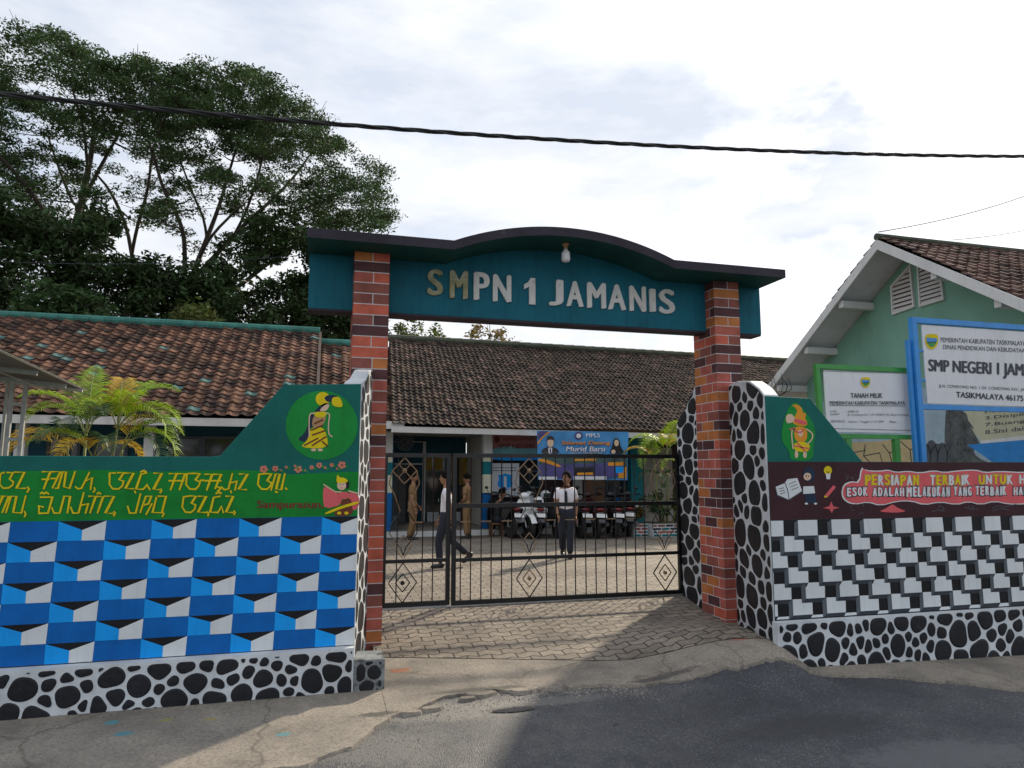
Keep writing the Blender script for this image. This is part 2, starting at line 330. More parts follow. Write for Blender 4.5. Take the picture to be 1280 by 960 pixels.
SPOTS = [(140,903,.06,.05,(.06,.28,.32)), (156,917,.09,.05,(.05,.25,.30)), (355,918,.06,.04,(.08,.25,.27)), (208,900,.07,.03,(.30,.26,.06)), (262,899,.05,.03,(.35,.28,.06)), (500,838,.12,.07,(.34,.12,.05)), (925,797,.16,.08,(.34,.10,.05)), (470,838,.08,.08,(.36,.13,.06)), (600,862,.5,.06,(.05,.047,.042)), (830,846,.4,.06,(.06,.055,.05)), (470,893,.2,.06,(.05,.047,.042))]
def ground_mat(name, kind):
    m = bpy.data.materials.new(name); m.use_nodes = True; nt = m.node_tree; nt.nodes.clear()
    out = N(nt, 'ShaderNodeOutputMaterial'); b = N(nt, 'ShaderNodeBsdfPrincipled', i_Roughness=.8); L(nt, b.outputs[0], out.inputs[0])
    tc = N(nt, 'ShaderNodeTexCoord'); co = tc.outputs['Object']
    def noise(s, d=6, r=.6): n = N(nt, 'ShaderNodeTexNoise', i_Scale=s, i_Detail=d, i_Roughness=r); L(nt, co, n.inputs['Vector']); return n.outputs['Fac']
    def mul(a, c): x = N(nt, 'ShaderNodeMix', data_type='RGBA', blend_type='MULTIPLY', i_0=1.0); L(nt, a, x.inputs['A']); L(nt, c, x.inputs['B']); return x.outputs['Result']
    def mix(f, a, col): x = N(nt, 'ShaderNodeMix', data_type='RGBA'); L(nt, f, x.inputs['Factor']); L(nt, a, x.inputs['A']); x.inputs['B'].default_value = (*col, 1); return x.outputs['Result']
    def spot(c, p, rx, ry, col, th=.5):
        d = N(nt, 'ShaderNodeVectorMath', operation='SUBTRACT'); L(nt, co, d.inputs[0]); d.inputs[1].default_value = (p.x, p.y, p.z)
        e = N(nt, 'ShaderNodeVectorMath', operation='MULTIPLY'); L(nt, d.outputs[0], e.inputs[0]); e.inputs[1].default_value = (1/rx, 1/ry, 0)
        ln = N(nt, 'ShaderNodeVectorMath', operation='LENGTH'); L(nt, e.outputs[0], ln.inputs[0])
        a = N(nt, 'ShaderNodeMath', operation='MULTIPLY_ADD', i_1=1.6, i_2=-.8); L(nt, noise(14, 5, .7), a.inputs[0])
        s = N(nt, 'ShaderNodeMath', operation='ADD'); L(nt, ln.outputs['Value'], s.inputs[0]); L(nt, a.outputs[0], s.inputs[1])
        k = ramp(nt, s.outputs[0], [(th*.7, (.8,)*3), (th*1.25, (0,)*3)]); return mix(k.outputs[0], c, col)
    if kind == 'pavers':
        # wavy interlocking blocks: brick rows on coordinates wobbled sideways
        wv = N(nt, 'ShaderNodeTexWave', wave_type='BANDS', bands_direction='X', wave_profile='TRI', i_Scale=1.55); L(nt, co, wv.inputs['Vector'])
        cx = N(nt, 'ShaderNodeCombineXYZ'); wm = N(nt, 'ShaderNodeMath', operation='MULTIPLY', i_1=.045); L(nt, wv.outputs['Fac'], wm.inputs[0]); L(nt, wm.outputs[0], cx.inputs[1])
        va = N(nt, 'ShaderNodeVectorMath', operation='ADD'); L(nt, co, va.inputs[0]); L(nt, cx.outputs[0], va.inputs[1])
        br = N(nt, 'ShaderNodeTexBrick', offset=.5, i_Scale=1.0); br.inputs['Color1'].default_value = (.30,.255,.20,1); br.inputs['Color2'].default_value = (.215,.18,.145,1); br.inputs['Mortar'].default_value = (.045,.037,.03,1)
        br.inputs['Brick Width'].default_value = .235; br.inputs['Row Height'].default_value = .125; br.inputs['Mortar Size'].default_value = .009; br.inputs['Mortar Smooth'].default_value = .25; br.inputs['Bias'].default_value = -.1
        L(nt, va.outputs[0], br.inputs['Vector'])
        k = ramp(nt, noise(1.1, 8, .65), [(.3, (.55,.53,.5)), (.55, (1,1,1)), (.75, (1.18,1.15,1.1))])
        c = mul(br.outputs['Color'], k.outputs[0])
        k2 = ramp(nt, noise(22, 4), [(.3, (.75,.75,.75)), (.7, (1.15,1.15,1.15))]); c = mul(c, k2.outputs[0])
        inv = N(nt, 'ShaderNodeMath', operation='MULTIPLY_ADD', i_1=-1.0, i_2=1.0); L(nt, br.outputs['Fac'], inv.inputs[0])
        ad = N(nt, 'ShaderNodeMath', operation='MULTIPLY_ADD', i_1=.25); L(nt, noise(60, 3), ad.inputs[0]); L(nt, inv.outputs[0], ad.inputs[2])
        bp = N(nt, 'ShaderNodeBump', i_Strength=.9, i_Distance=.012); L(nt, ad.outputs[0], bp.inputs['Height'])
    elif kind == 'asphalt':
        k = ramp(nt, noise(1.3, 7, .6), [(.32, (.036,.040,.047)), (.5, (.054,.059,.067)), (.70, (.088,.091,.096))]); c = k.outputs[0]
        vo = N(nt, 'ShaderNodeTexVoronoi', i_Scale=150.0); L(nt, co, vo.inputs['Vector'])
        k2 = ramp(nt, vo.outputs['Color'], [(.25, (.55,.55,.55)), (.55, (1,1,1)), (.78, (1.3,1.3,1.3)), (.90, (3.6,3.5,3.3))]); c = mul(c, k2.outputs[0])
        st = ramp(nt, noise(.55, 5, .5), [(.45, (0,0,0)), (.62, (.8,.8,.8))])
        # dusty grit gathered on the worn shoulder by the apron
        sx = N(nt, 'ShaderNodeSeparateXYZ'); L(nt, co, sx.inputs[0])
        d1 = N(nt, 'ShaderNodeMapRange', i_1=3.2, i_2=1.4, i_3=0.0, i_4=.42); L(nt, sx.outputs[0], d1.inputs[0])
        d2 = N(nt, 'ShaderNodeMath', operation='MULTIPLY'); L(nt, d1.outputs[0], d2.inputs[0]); L(nt, ramp(nt, noise(4.5, 9, .75), [(.40,(0,0,0)),(.62,(1,1,1))]).outputs[0], d2.inputs[1])
        c = mix(d2.outputs[0], c, (.17,.165,.155))
        for px_, py_, rx, ry, col in [(560,885,.9,.22,(.20,.19,.17)), (470,930,.5,.30,(.15,.145,.135)), (700,872,.5,.10,(.16,.155,.145)), (642,883,.26,.085,(.008,.008,.008)), (770,902,.03,.02,(.012,.012,.012)), (1010,905,.8,.25,(.034,.036,.040)), (1180,940,.9,.3,(.12,.125,.13))]: c = spot(c, gnd(px_, py_), rx, ry, col, .8)  # last spot paints the sky's glare on the road as paler asphalt
        rr = ramp(nt, noise(2, 5), [(.3, (.34,)*3), (.7, (.56,)*3)]); L(nt, rr.outputs[0], b.inputs['Roughness'])
        bp = N(nt, 'ShaderNodeBump', i_Strength=.6, i_Distance=.008)
        hh = N(nt, 'ShaderNodeMath', operation='ADD'); L(nt, vo.outputs['Distance'], hh.inputs[0]); L(nt, noise(30, 6, .7), hh.inputs[1]); L(nt, hh.outputs[0], bp.inputs['Height'])
    else:
        cols = {'apron': [(.28,(.13,.115,.095)),(.5,(.25,.22,.18)),(.72,(.35,.30,.24))], 'soil': [(.3,(.06,.07,.03)),(.5,(.12,.10,.06)),(.7,(.16,.13,.09))]}[kind]
        c = ramp(nt, noise(1.6, 9, .7), cols).outputs[0]
        k2 = ramp(nt, noise(45, 4, .7), [(.3, (.6,.6,.6)), (.5, (1,1,1)), (.72, (1.3,1.3,1.3))]); c = mul(c, k2.outputs[0])
        if kind == 'apron':
            vo = N(nt, 'ShaderNodeTexVoronoi', feature='DISTANCE_TO_EDGE', i_Scale=.42); 
            wn = N(nt, 'ShaderNodeTexNoise', i_Scale=3.5, i_Detail=5); L(nt, co, wn.inputs['Vector'])
            va = N(nt, 'ShaderNodeMix', data_type='RGBA', blend_type='ADD', i_0=.35); L(nt, co, va.inputs['A']); L(nt, wn.outputs['Color'], va.inputs['B']); L(nt, va.outputs['Result'], vo.inputs['Vector'])
            ck = ramp(nt, vo.outputs['Distance'], [(.0015, (.62,.60,.57)), (.007, (1,1,1))]); c = mul(c, ck.outputs[0])
            stn = ramp(nt, noise(.9, 4, .5), [(.55, (0,0,0)), (.7, (.55,.55,.55))]); c = mix(stn.outputs[0], c, (.085,.08,.07))
        if kind == 'apron':
            for px_, py_, rx, ry, col in SPOTS: c = spot(c, gnd(px_, py_), rx, ry, col, .8)
        bp = N(nt, 'ShaderNodeBump', i_Strength=.6, i_Distance=.012); L(nt, noise(28, 8, .75), bp.inputs['Height'])
    L(nt, c, b.inputs['Base Color']); L(nt, bp.outputs[0], b.inputs['Normal'])
    return m
M['pavers'] = ground_mat('interlocking pavers', 'pavers')
M['asphalt'] = ground_mat('worn asphalt', 'asphalt')
M['apron'] = ground_mat('stained apron concrete', 'apron')
M['soil'] = ground_mat('soil', 'soil')

# ------------------------------------------------------------------ ground, road, apron, paving
def interp(pl, x):
    if x <= pl[0][0]: return pl[0][1]
    for (a, b), (c, d) in zip(pl, pl[1:]):
        if x <= c: return b+(d-b)*(x-a)/(c-a)
    return pl[-1][1]
def strip(name, xs, y0f, y1f, m, ny=12, off=0.0, skirt=0, kind='structure'):
    """a sheet between two curves in plan, following the fall of the ground; skirt gives its edges real depth"""
    mb = MB(); n = len(xs)
    for x in xs:
        a, b = y0f(x), y1f(x)
        for j in range(ny+1):
            t = j/ny if not skirt else (j/ny)**2.2
            y = a+(b-a)*t; mb.v.append((x, y, zg(x, y)+off-(.016*(1+.8*mnoise.noise((x*14, 2, 0))) if skirt and j == 0 else 0)))
    for i in range(n-1):
        for j in range(ny):
            mb.f.append((i*(ny+1)+j, (i+1)*(ny+1)+j, (i+1)*(ny+1)+j+1, i*(ny+1)+j+1))
    mb.m = [0]*len(mb.f)
    if skirt:
        for i in range(n-1):
            p, q = mb.v[i*(ny+1)], mb.v[(i+1)*(ny+1)]
            mb.add([p, q, (q[0], q[1]-.012, q[2]-skirt), (p[0], p[1]-.012, p[2]-skirt)], [(0,3,2,1)])
    o = mb.build(name, m, smooth=False, recalc=False)
    tag(o, None, None, kind=kind); return o
edge = [gnd(*p) for p in [(-60,974),(120,976),(250,972),(380,958),(440,930),(490,895),(530,880),(560,868),(620,862),(700,857),(850,850),(1000,838),(1100,845),(1180,852),(1280,862)]]
edge = [(-12, 4.9), (-4, 5.0)]+[(p.x, p.y) for p in edge]+[(7.4, 3.9), (14, 1.2)]
edge.sort()
from mathutils import noise as mnoise
def front(x):
    return interp(edge, x)+.05*mnoise.noise((x*3.1, 1.7, 0))+.045*mnoise.noise((x*9.3, 4.7, 0))+.02*mnoise.noise((x*31, .7, 0))
pv0, pv1 = gnd(484, 822), gnd(900, 801)
def paver_front(x): return pv0.y+(pv1.y-pv0.y)*(x-pv0.x)/(pv1.x-pv0.x)+.012*mnoise.noise((x*6, 0, 3))
fr = lambda a, b, n: [a+(b-a)*i/n for i in range(n+1)]
ys = [-300, -60, -20, 0, 2, 4, 4.6, 5.4, 6.2, 7, 7.7, 8.3, 9, 12, 20, 30, 60, 400]
xs = [-300, -60, -20, -8, -4, 0, 2, 4.2, 6, 8, 10.2, 14, 24, 60, 300]
g = MB()
for x in xs:
    for y in ys: g.v.append((x, y, zg(x, y)-.10))
for i in range(len(xs)-1):
    for j in range(len(ys)-1): g.f.append((i*len(ys)+j, (i+1)*len(ys)+j, (i+1)*len(ys)+j+1, i*len(ys)+j+1))
tag(g.build('ground', M['soil'], recalc=False), None, None, kind='structure')
strip('road', [-60,-30]+fr(-12, 14, 90)+[30, 60], lambda x: -9, lambda x: min(6.1, front(x)+.35) if x < .62 or x > 4.3 else front(x)+.35, M['asphalt'], 60, off=-.022)
strip('concrete_apron', fr(-14, .56, 260), front, lambda x: 6.2, M['apron'], 10, skirt=.05)
strip('driveway_apron', fr(.563, 4.36, 160), front, paver_front, M['apron'], 14, skirt=.05)
strip('pavement', fr(4.363, 13, 200), front, lambda x: 6.0, M['apron'], 10, skirt=.05)
strip('driveway_paving', fr(.563, 4.9, 130), lambda x: paver_front(x)+.004, lambda x: 8.35, M['pavers'], 14, off=.004)
strip('courtyard_paving', fr(-14, 16, 10), lambda x: 8.354, lambda x: 24, M['pavers'], 4, off=.004)

pc = gnd(642, 884); pm_ = MB(); npt = 28
pm_.poly([(pc.x+math.cos(i/npt*6.283)*(.17+.05*mnoise.noise((i*.7, 3, 1))), pc.y+math.sin(i/npt*6.283)*(.050+.022*mnoise.noise((i*.9, 9, 1))), zg(pc.x, pc.y)-.018) for i in range(npt)])
M['pit'] = mat('wet black bitumen', (.006,.006,.007), .35, .3, 20, bump=.6)
tag(pm_.build('wet_patch', M['pit'], recalc=False), None, None, kind='structure')

# loose grit along the broken edge of the apron
gb = MB()
for _ in range(2600):
    x = random.uniform(-.4, 2.8)
    y = front(x)-abs(random.gauss(0, .16))*(1.4 if x < 1.6 else .7)
    if x < 1.2 and random.random() < .5: y -= random.random()*.45
    s = random.uniform(.003, .009)*(1.7 if random.random() < .05 else 1)
    z = zg(x, y)-.022
    h = s*random.uniform(.4, .9); q = random.random()*6.28; c, d = math.cos(q)*s, math.sin(q)*s
    gb.add([(x+c,y+d,z),(x-d,y+c,z),(x-c*.8,y-d*.8,z),(x+d*.9,y-c*.9,z),(x+c*.2,y,z+h)], [(0,1,4),(1,2,4),(2,3,4),(3,0,4)])
tag(gb.build('gravel', M['gravel'], recalc=False), 'loose grit scattered along the broken edge between concrete apron and asphalt', 'gravel', kind='stuff')
for px, py, s in [(600,866,.11), (585,872,.06), (540,884,.07), (655,862,.08), (690,858,.10), (515,889,.06)]:
    p = gnd(px, py); r = MB(); n = 9
    ring = [(p.x+math.cos(i/n*6.28)*s*random.uniform(.75,1.2)*1.5, p.y+math.sin(i/n*6.28)*s*random.uniform(.5,.9), p.z-.03) for i in range(n)]
    top = [(p.x+(a-p.x)*.8, p.y+(b-p.y)*.8, p.z+random.uniform(.001,.007)) for a, b, c in ring]
    r.add(ring+top, [tuple(range(n, 2*n))]+[(i, (i+1) % n, n+(i+1) % n, n+i) for i in range(n)])
    tag(r.build('concrete_chunk', M['apron']), {600:'largest pale flat concrete chunk broken off the driveway apron edge', 585:'small concrete chunk just left of the largest pale one', 540:'small broken concrete chunk at the bend of the apron edge', 655:'concrete chunk just right of the largest pale one', 690:'rightmost concrete chunk along the driveway apron edge', 515:'leftmost concrete chunk lying on the gritty asphalt'}[px], 'concrete chunk', 'broken concrete chunks along the apron edge')

# ------------------------------------------------------------------ 2D pattern helpers
def clip(poly, p, n):
    out = []; k = len(poly)
    for i in range(k):
        a, b = poly[i], poly[(i+1) % k]
        da = (a[0]-p[0])*n[0]+(a[1]-p[1])*n[1]; db = (b[0]-p[0])*n[0]+(b[1]-p[1])*n[1]
        if da <= 0: out.append(a)
        if da*db < 0:
            t = da/(da-db); out.append((a[0]+(b[0]-a[0])*t, a[1]+(b[1]-a[1])*t))
    return out
def pebbles(W, H, size, seed, gap=.012, tall=1.0):
    """rounded cobbles that fill a W x H rectangle, as outlines"""
    rd = random.Random(seed); pts = []
    tries = 0
    while tries < 6000:
        tries += 1
        p = (rd.uniform(-.3*size, W+.3*size), rd.uniform(-.2*size, H+.2*size))
        s = size*rd.choice([.5, .85, 1, 1, 1.1])
        if all(math.hypot(p[0]-q[0], (p[1]-q[1])/tall) > (s+q[2])*.44 for q in pts): pts.append((*p, s))
    out = []
    for p in pts:
        c = [(0,0),(W,0),(W,H),(0,H)]
        for q in pts:
            if q is p: continue
            dx, dy = q[0]-p[0], (q[1]-p[1])
            d = math.hypot(dx, dy)
            if d > size*4*max(1, tall) or d < 1e-6: continue
            f = p[2]/(p[2]+q[2])
            c = clip(c, (p[0]+dx*f, p[1]+dy*f), (dx/d, dy/d/tall**2))
            if len(c) < 3: break
        if len(c) < 3: continue
        A = sum(c[i][0]*c[(i+1) % len(c)][1]-c[(i+1) % len(c)][0]*c[i][1] for i in range(len(c)))/2
        if abs(A) < (size*.22)**2: continue
        for i, n_ in [(0, 0)]: pass
        # inset each side by the joint, then round the corners off
        base = list(c)
        for i in range(len(base)):
            a, b = base[i], base[(i+1) % len(base)]
            ex, ey = b[0]-a[0], b[1]-a[1]; l = math.hypot(ex, ey)
            if l < 1e-6: continue
            nx, ny = ey/l, -ex/l
            g_ = gap*rd.uniform(.7, 1.3)*(math.hypot(nx/tall, ny) if tall < 1 else 1)
            c = clip(c, (a[0]-nx*g_, a[1]-ny*g_), (nx, ny))
            if len(c) < 3: break
        if len(c) < 3: continue
        A = sum(c[i][0]*c[(i+1) % len(c)][1]-c[(i+1) % len(c)][0]*c[i][1] for i in range(len(c)))/2
        if abs(A) < 1e-5: continue
        gx_ = sum((c[i][0]+c[(i+1) % len(c)][0])*(c[i][0]*c[(i+1) % len(c)][1]-c[(i+1) % len(c)][0]*c[i][1]) for i in range(len(c)))/6/A
        gy_ = sum((c[i][1]+c[(i+1) % len(c)][1])*(c[i][0]*c[(i+1) % len(c)][1]-c[(i+1) % len(c)][0]*c[i][1]) for i in range(len(c)))/6/A
        nA = 26; rad_ = []
        for k in range(nA):
            q = 2*math.pi*k/nA; dx, dy = math.cos(q), math.sin(q); best = 9
            for i in range(len(c)):
                a, b = c[i], c[(i+1) % len(c)]; ex, ey = b[0]-a[0], b[1]-a[1]; den = dx*ey-dy*ex
                if abs(den) < 1e-12: continue
                t_ = ((a[0]-gx_)*ey-(a[1]-gy_)*ex)/den; u_ = ((a[0]-gx_)*dy-(a[1]-gy_)*dx)/den
                if t_ > 0 and -1e-6 <= u_ <= 1+1e-6: best = min(best, t_)
            rad_.append(best)
        for _ in range(3): rad_ = [min(rad_[k]*1.02, (rad_[k-1]+rad_[k]*1.2+rad_[(k+1) % nA])/3.2) for k in range(nA)]
        out.append([(gx_+math.cos(2*math.pi*k/nA)*rad_[k], gy_+math.sin(2*math.pi*k/nA)*rad_[k]) for k in range(nA)])
    return out
def lay_pebbles(mb, outlines, fn, m=1, h=.007):
    """fn(u, v, h) -> 3D; each cobble is a low dome"""
    for c in outlines:
        n = len(c); cx = sum(p[0] for p in c)/n; cy = sum(p[1] for p in c)/n
        vs = [fn(u, v, .001) for u, v in c]+[fn(cx+(u-cx)*.86, cy+(v-cy)*.86, h*.8) for u, v in c]+[fn(cx, cy, h)]
        fs = [(i, (i+1) % n, n+(i+1) % n, n+i) for i in range(n)]+[(n+i, n+(i+1) % n, 2*n) for i in range(n)]
        mb.add(vs, fs, m)
def stroke(mb, pts, w, fn, m=0, h=.003):
    """a brush line of width w through 2D points, on the surface fn(u, v, h)"""
    P = []
    for i, p in enumerate(pts):
        a = pts[max(i-1, 0)]; b = pts[min(i+1, len(pts)-1)]
        dx, dy = b[0]-a[0], b[1]-a[1]; l = math.hypot(dx, dy) or 1
        k = 1.0
        if 0 < i < len(pts)-1:
            e, f = (p[0]-a[0], p[1]-a[1]), (b[0]-p[0], b[1]-p[1])
            le, lf = math.hypot(*e) or 1, math.hypot(*f) or 1
            cs = (e[0]*f[0]+e[1]*f[1])/le/lf; k = min(1.7, 1/max(.35, math.sqrt(max(0, (1+cs)/2))))
        P.append((p, (-dy/l*w/2*k, dx/l*w/2*k)))
    vs = []
    for i, (p, n) in enumerate(P):
        e = (0, 0)
        if i in (0, len(P)-1):
            a, b = (pts[0], pts[1]) if i == 0 else (pts[-1], pts[-2])
            l = math.hypot(a[0]-b[0], a[1]-b[1]) or 1; e = ((a[0]-b[0])/l*w*.35, (a[1]-b[1])/l*w*.35)
        vs += [fn(p[0]+n[0]+e[0], p[1]+n[1]+e[1], h), fn(p[0]-n[0]+e[0], p[1]-n[1]+e[1], h)]
    mb.add(vs, [(2*i, 2*i+1, 2*i+3, 2*i+2) for i in range(len(P)-1)], m)
def smooth(pts, it=2, closed=False):
    for _ in range(it):
        d = [] if closed else [pts[0]]
        rgn = range(len(pts)) if closed else range(len(pts)-1)
        for i in rgn:
            a, b = pts[i], pts[(i+1) % len(pts)]
            d += [(a[0]*.75+b[0]*.25, a[1]*.75+b[1]*.25), (a[0]*.25+b[0]*.75, a[1]*.25+b[1]*.75)]
        if not closed: d.append(pts[-1])
        pts = d
    return pts
def blob(mb, pts, fn, m=0, h=.003, rnd=1):
    c = smooth(pts, rnd, True) if rnd else pts
    mb.poly([fn(u, v, h) for u, v in c], m)
def ell(cx, cy, rx, ry, n=28, a0=0, a1=360):
    return [(cx+rx*math.cos(R(a0+(a1-a0)*i/n)), cy+ry*math.sin(R(a0+(a1-a0)*i/n))) for i in range(n + (0 if a1-a0 >= 360 else 1))]
_txt = {}
def text_geo(s, bold=0.0, shear=0, spacing=1.0):
    k = (s, bold, shear, spacing)
    if k in _txt: return _txt[k]
    c = bpy.data.curves.new('t', 'FONT'); c.body = s; c.offset = bold; c.shear = shear; c.resolution_u = 4; c.space_character = spacing
    o = bpy.data.objects.new('t', c); COL.objects.link(o)
    dg = bpy.context.evaluated_depsgraph_get(); dg.update()
    me = bpy.data.meshes.new_from_object(o.evaluated_get(dg))
    vs = [tuple(p.co) for p in me.vertices]; fs = [tuple(p.vertices) for p in me.polygons]
    bpy.data.objects.remove(o); bpy.data.curves.remove(c); bpy.data.meshes.remove(me)
    _txt[k] = (vs, fs); return vs, fs
def text(mb, s, box, fn, m=0, h=.004, depth=0, bold=0.0, **kw):
    """write s to fill box=(u0, v0, u1, v1) (v0 = baseline side) on surface fn"""
    heavy = bold
    if heavy:
        # thicken by laying the word two more times a hair to each side
        e = heavy*abs(box[3]-box[1])*1.1; b_ = (box[0]+e, box[1], box[2]-e, box[3])
        for i, (q, q2) in enumerate(((-e, -e*.5), (0, e*.5), (e, 0))): text(mb, s, (b_[0]+q, b_[1]+q2, b_[2]+q, b_[3]+q2), fn, m, h+.00025*i, depth, **kw)
        return
    vs, fs = text_geo(s, **kw)
    x0 = min(p[0] for p in vs); x1 = max(p[0] for p in vs); y0 = min(p[1] for p in vs); y1 = max(p[1] for p in vs)
    u0, v0, u1, v1 = box
    T = lambda p: (u0+(p[0]-x0)/(x1-x0)*(u1-u0), v0+(p[1]-y0)/(y1-y0)*(v1-v0))
    if depth:
        n = len(vs); top = [fn(*T(p), h+depth) for p in vs]; bot = [fn(*T(p), h) for p in vs]
        ed = {}
        for f in fs:
            for i in range(len(f)):
                e = (f[i], f[(i+1) % len(f)]); ed[e] = 1
        sides = [(a, b, n+b, n+a) for (a, b) in ed if (b, a) not in ed]
        mb.add(top+bot, list(fs)+sides, m)
    else:
        mb.add([fn(*T(p), h) for p in vs], fs, m)

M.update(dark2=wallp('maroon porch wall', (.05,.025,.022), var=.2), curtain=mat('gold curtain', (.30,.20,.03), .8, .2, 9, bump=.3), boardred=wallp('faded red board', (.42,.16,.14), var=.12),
 bpale=wallp('turquoise board', (.20,.45,.48), var=.15), bsky=mat('banner sky print', (.06,.27,.58), .5, .25, 1.5), bmid=mat('banner green print', (.05,.09,.09), .5, .35, 5), violet=mat('banner violet print', (.07,.06,.20), .5, .25, 4),
 soffit=wallp('soffit boards', (.58,.58,.60), var=.08), murals=wallp('grey blue mural', (.36,.48,.56), var=.15), sand=wallp('sand mural', (.52,.43,.24), var=.12), paper=wallp('pale paper mural', (.55,.56,.40), var=.08))

# ================================================================== LEFT BOUNDARY WALL
LY, RY = 6.22, 5.90
M['plinthend'] = wallp('dirty plinth end', (.24,.26,.27), var=.3, scale=6, bump=.5, patch=((.07,.07,.065),.5,7))
def onY(Y, sx=1, sy=1, ox=0, oy=0):
    """surface fn for drawings measured in a blown-up view: pixel = o + u/s"""
    def fn(u, v, h):
        p = atY(ox+u/sx, oy+v/sy, Y); p.y -= h; return p
    return fn
def XZ(Y): return lambda u, v, h: Vector((u, Y-h, v))
lw = thing('boundary_wall', 'left painted boundary wall with yellow script on a green band over a blue folded paper pattern', 'wall', (-2, LY, -.2))
prof = [(-9,-.35),(.335,-.35),(.335,2.36),(-.315,2.33),(-.79,1.725),(-.86,1.715),(-9,1.71)]
MB().prism([(x, LY, z) for x, z in prof], (0, .16, 0), 0).build('wall', M['teal'], lw, bevel=.006)
bz1, bz0 = 1.213, .148
# green band
gbm = MB(); f = XZ(LY)
top = [(-9,1.60)]+[(x, 1.60+.02*mnoise.noise((x*2, 0, 0))+(0 if x < -.35 else -.02)) for x in fr(-5, .333, 60)]
gbm.add([f(x, z, .002) for x, z in top]+[f(x, bz1, .002) for x, z in top], [(i, i+1, len(top)+i+1, len(top)+i) for i in range(len(top)-1)])
gbm.build('green_band', M['green'], lw, recalc=False)
# blue pattern
pm = MB(); CW, RH = .328, .1525
u_start = atY(197/2.667, 650, LY).x
r = 0
pm.add([f(-9,bz0,.0015), f(.333,bz0,.0015), f(.333,bz1,.0015), f(-9,bz1,.0015)], [(0,1,2,3)], 0)
for r in range(8):
    z1 = bz1-r*RH; z0 = max(bz0, z1-RH)
    if z1 <= bz0+.01: break
    for c in range(-28, 12):
        if (c+r) % 2: continue
        x0 = u_start+c*CW-.004*r; x1 = min(x0+CW, .333)
        j = lambda: random.uniform(-.010, .010)
        if x0 > .30: continue
        xm = x0+CW*.49+j(); ay = z1-RH*.42+j()
        full = x0+CW <= .334
        cut = lambda P: (lambda q: q if full else clip(q, (.333, 0), (1, 0)))(P)
        for P, k in [([(x0, z1-.003), (x0, z0), (xm, z0), (xm, ay)], 1), ([(xm, ay), (xm, z0), (x0+CW-.003, z0), (x0+CW+.003, z1-.002)], 2), ([(x0, z1-.002), (xm, ay), (x0+CW+.003, z1-.002)], 3)]:
            if z0 == bz0: P = [(a, max(b, bz0)) for a, b in P]
            P = cut(P)
            if len(P) >= 3: pm.poly([f(a, b, .0035) for a, b in P], k)
pm.build('folded_pattern', [M['blued'], M['bluel'], M['white'], M['black']], lw, recalc=False)
# dark line under the pattern
MB().add([f(-9,bz0-.02,.003), f(.333,bz0-.02,.003), f(.333,bz0,.003), f(-9,bz0,.003)], [(0,1,2,3)]).build('dark_line', M['greyd'], lw, recalc=False)
# stone plinth, running on past the wall's end
sp = MB(); px0, px1 = -9, .585
sp.prism([(px0,6.13,-.4),(.33,6.13,-.4),(.33,6.13,.142),(px0,6.13,.135)], (0,.085,0), 0)
sp.prism([(.334,6.13,-.4),(px1,6.13,-.4),(px1,6.13,.035),(.334,6.13,.045)], (0,.30,0), 2, 2)
fp = XZ(6.13)
lay_pebbles(sp, [[(a-4.2, b-.30) for a, b in c] for c in pebbles(4.53, .43, .175, 3, .013)], fp, 1, .012)
lay_pebbles(sp, [[(a+.345, b-.30) for a, b in c] for c in pebbles(.225, .335, .15, 9, .010)], fp, 1)
sp.build('stone_plinth', [M['stonew'], M['stoneb'], M['plinthend']], lw, recalc=False)
# yellow script, brushed letter by letter
c4, c5 = onY(LY, 5.333, 5.333, 0, 570), onY(LY, 5.333, 5.333, 220, 570)
S4 = [[(30,110),(5,118),(0,190),(25,215),(60,212),(85,195),(92,172),(66,155),(88,112),(50,110)], [(98,108),(165,108),(112,215),(172,215)], [(186,208),(196,220),(184,240)],
 [(285,105),(338,105),(293,218)], [(283,155),(328,155)], [(345,105),(405,105),(352,212)], [(342,150),(384,150)], [(372,215),(388,215),(420,105),(442,105),(428,205),(465,216),(502,105)],
 [(505,205),(520,218),(545,215),(597,110)], [(565,170),(616,145),(605,222)], [(630,212),(636,224),(624,240)],
 [(770,114),(732,114),(732,190),(752,218),(790,220),(815,203),(826,168),(796,158),(826,112),(785,112)], [(834,114),(892,114),(838,216),(890,218)],
 [(978,112),(942,120),(908,220),(956,222),(982,192),(1000,224)], [(940,106),(960,97),(976,106)], [(1028,115),(1080,115),(1024,222),(1062,224)], [(1074,220),(1078,230),(1068,244)], [(900,235),(905,245)],
 [(1130,118),(1178,118),(1138,224)], [(1128,165),(1172,165)],
 [(0,268),(22,266),(-8,340)], [(20,268),(62,268),(18,376)], [(42,376),(76,268),(112,268),(90,376),(145,380),(174,266)], [(165,370),(174,385),(166,404)],
 [(272,250),(284,242),(296,252),(310,242),(326,252)], [(272,274),(352,274),(322,380),(262,382),(262,332),(290,340)], [(348,345),(362,380),(400,380),(430,268),(470,268),(452,378)],
 [(474,342),(488,380),(525,380),(560,245)], [(545,328),(590,318),(572,380)], [(594,268),(640,268),(602,378)], [(650,252),(660,244),(672,252)], [(646,270),(690,270),(652,378)], [(698,268),(762,268),(704,380),(756,382)], [(762,370),(770,382),(760,398)],
 [(852,335),(866,380),(906,380),(938,252)], [(936,376),(974,268),(1010,268),(992,318),(962,326)], [(976,388),(1014,318)], [(1046,268),(1018,376),(1080,378),(1108,268),(1046,268)], [(1086,372),(1094,386),(1084,402)]]
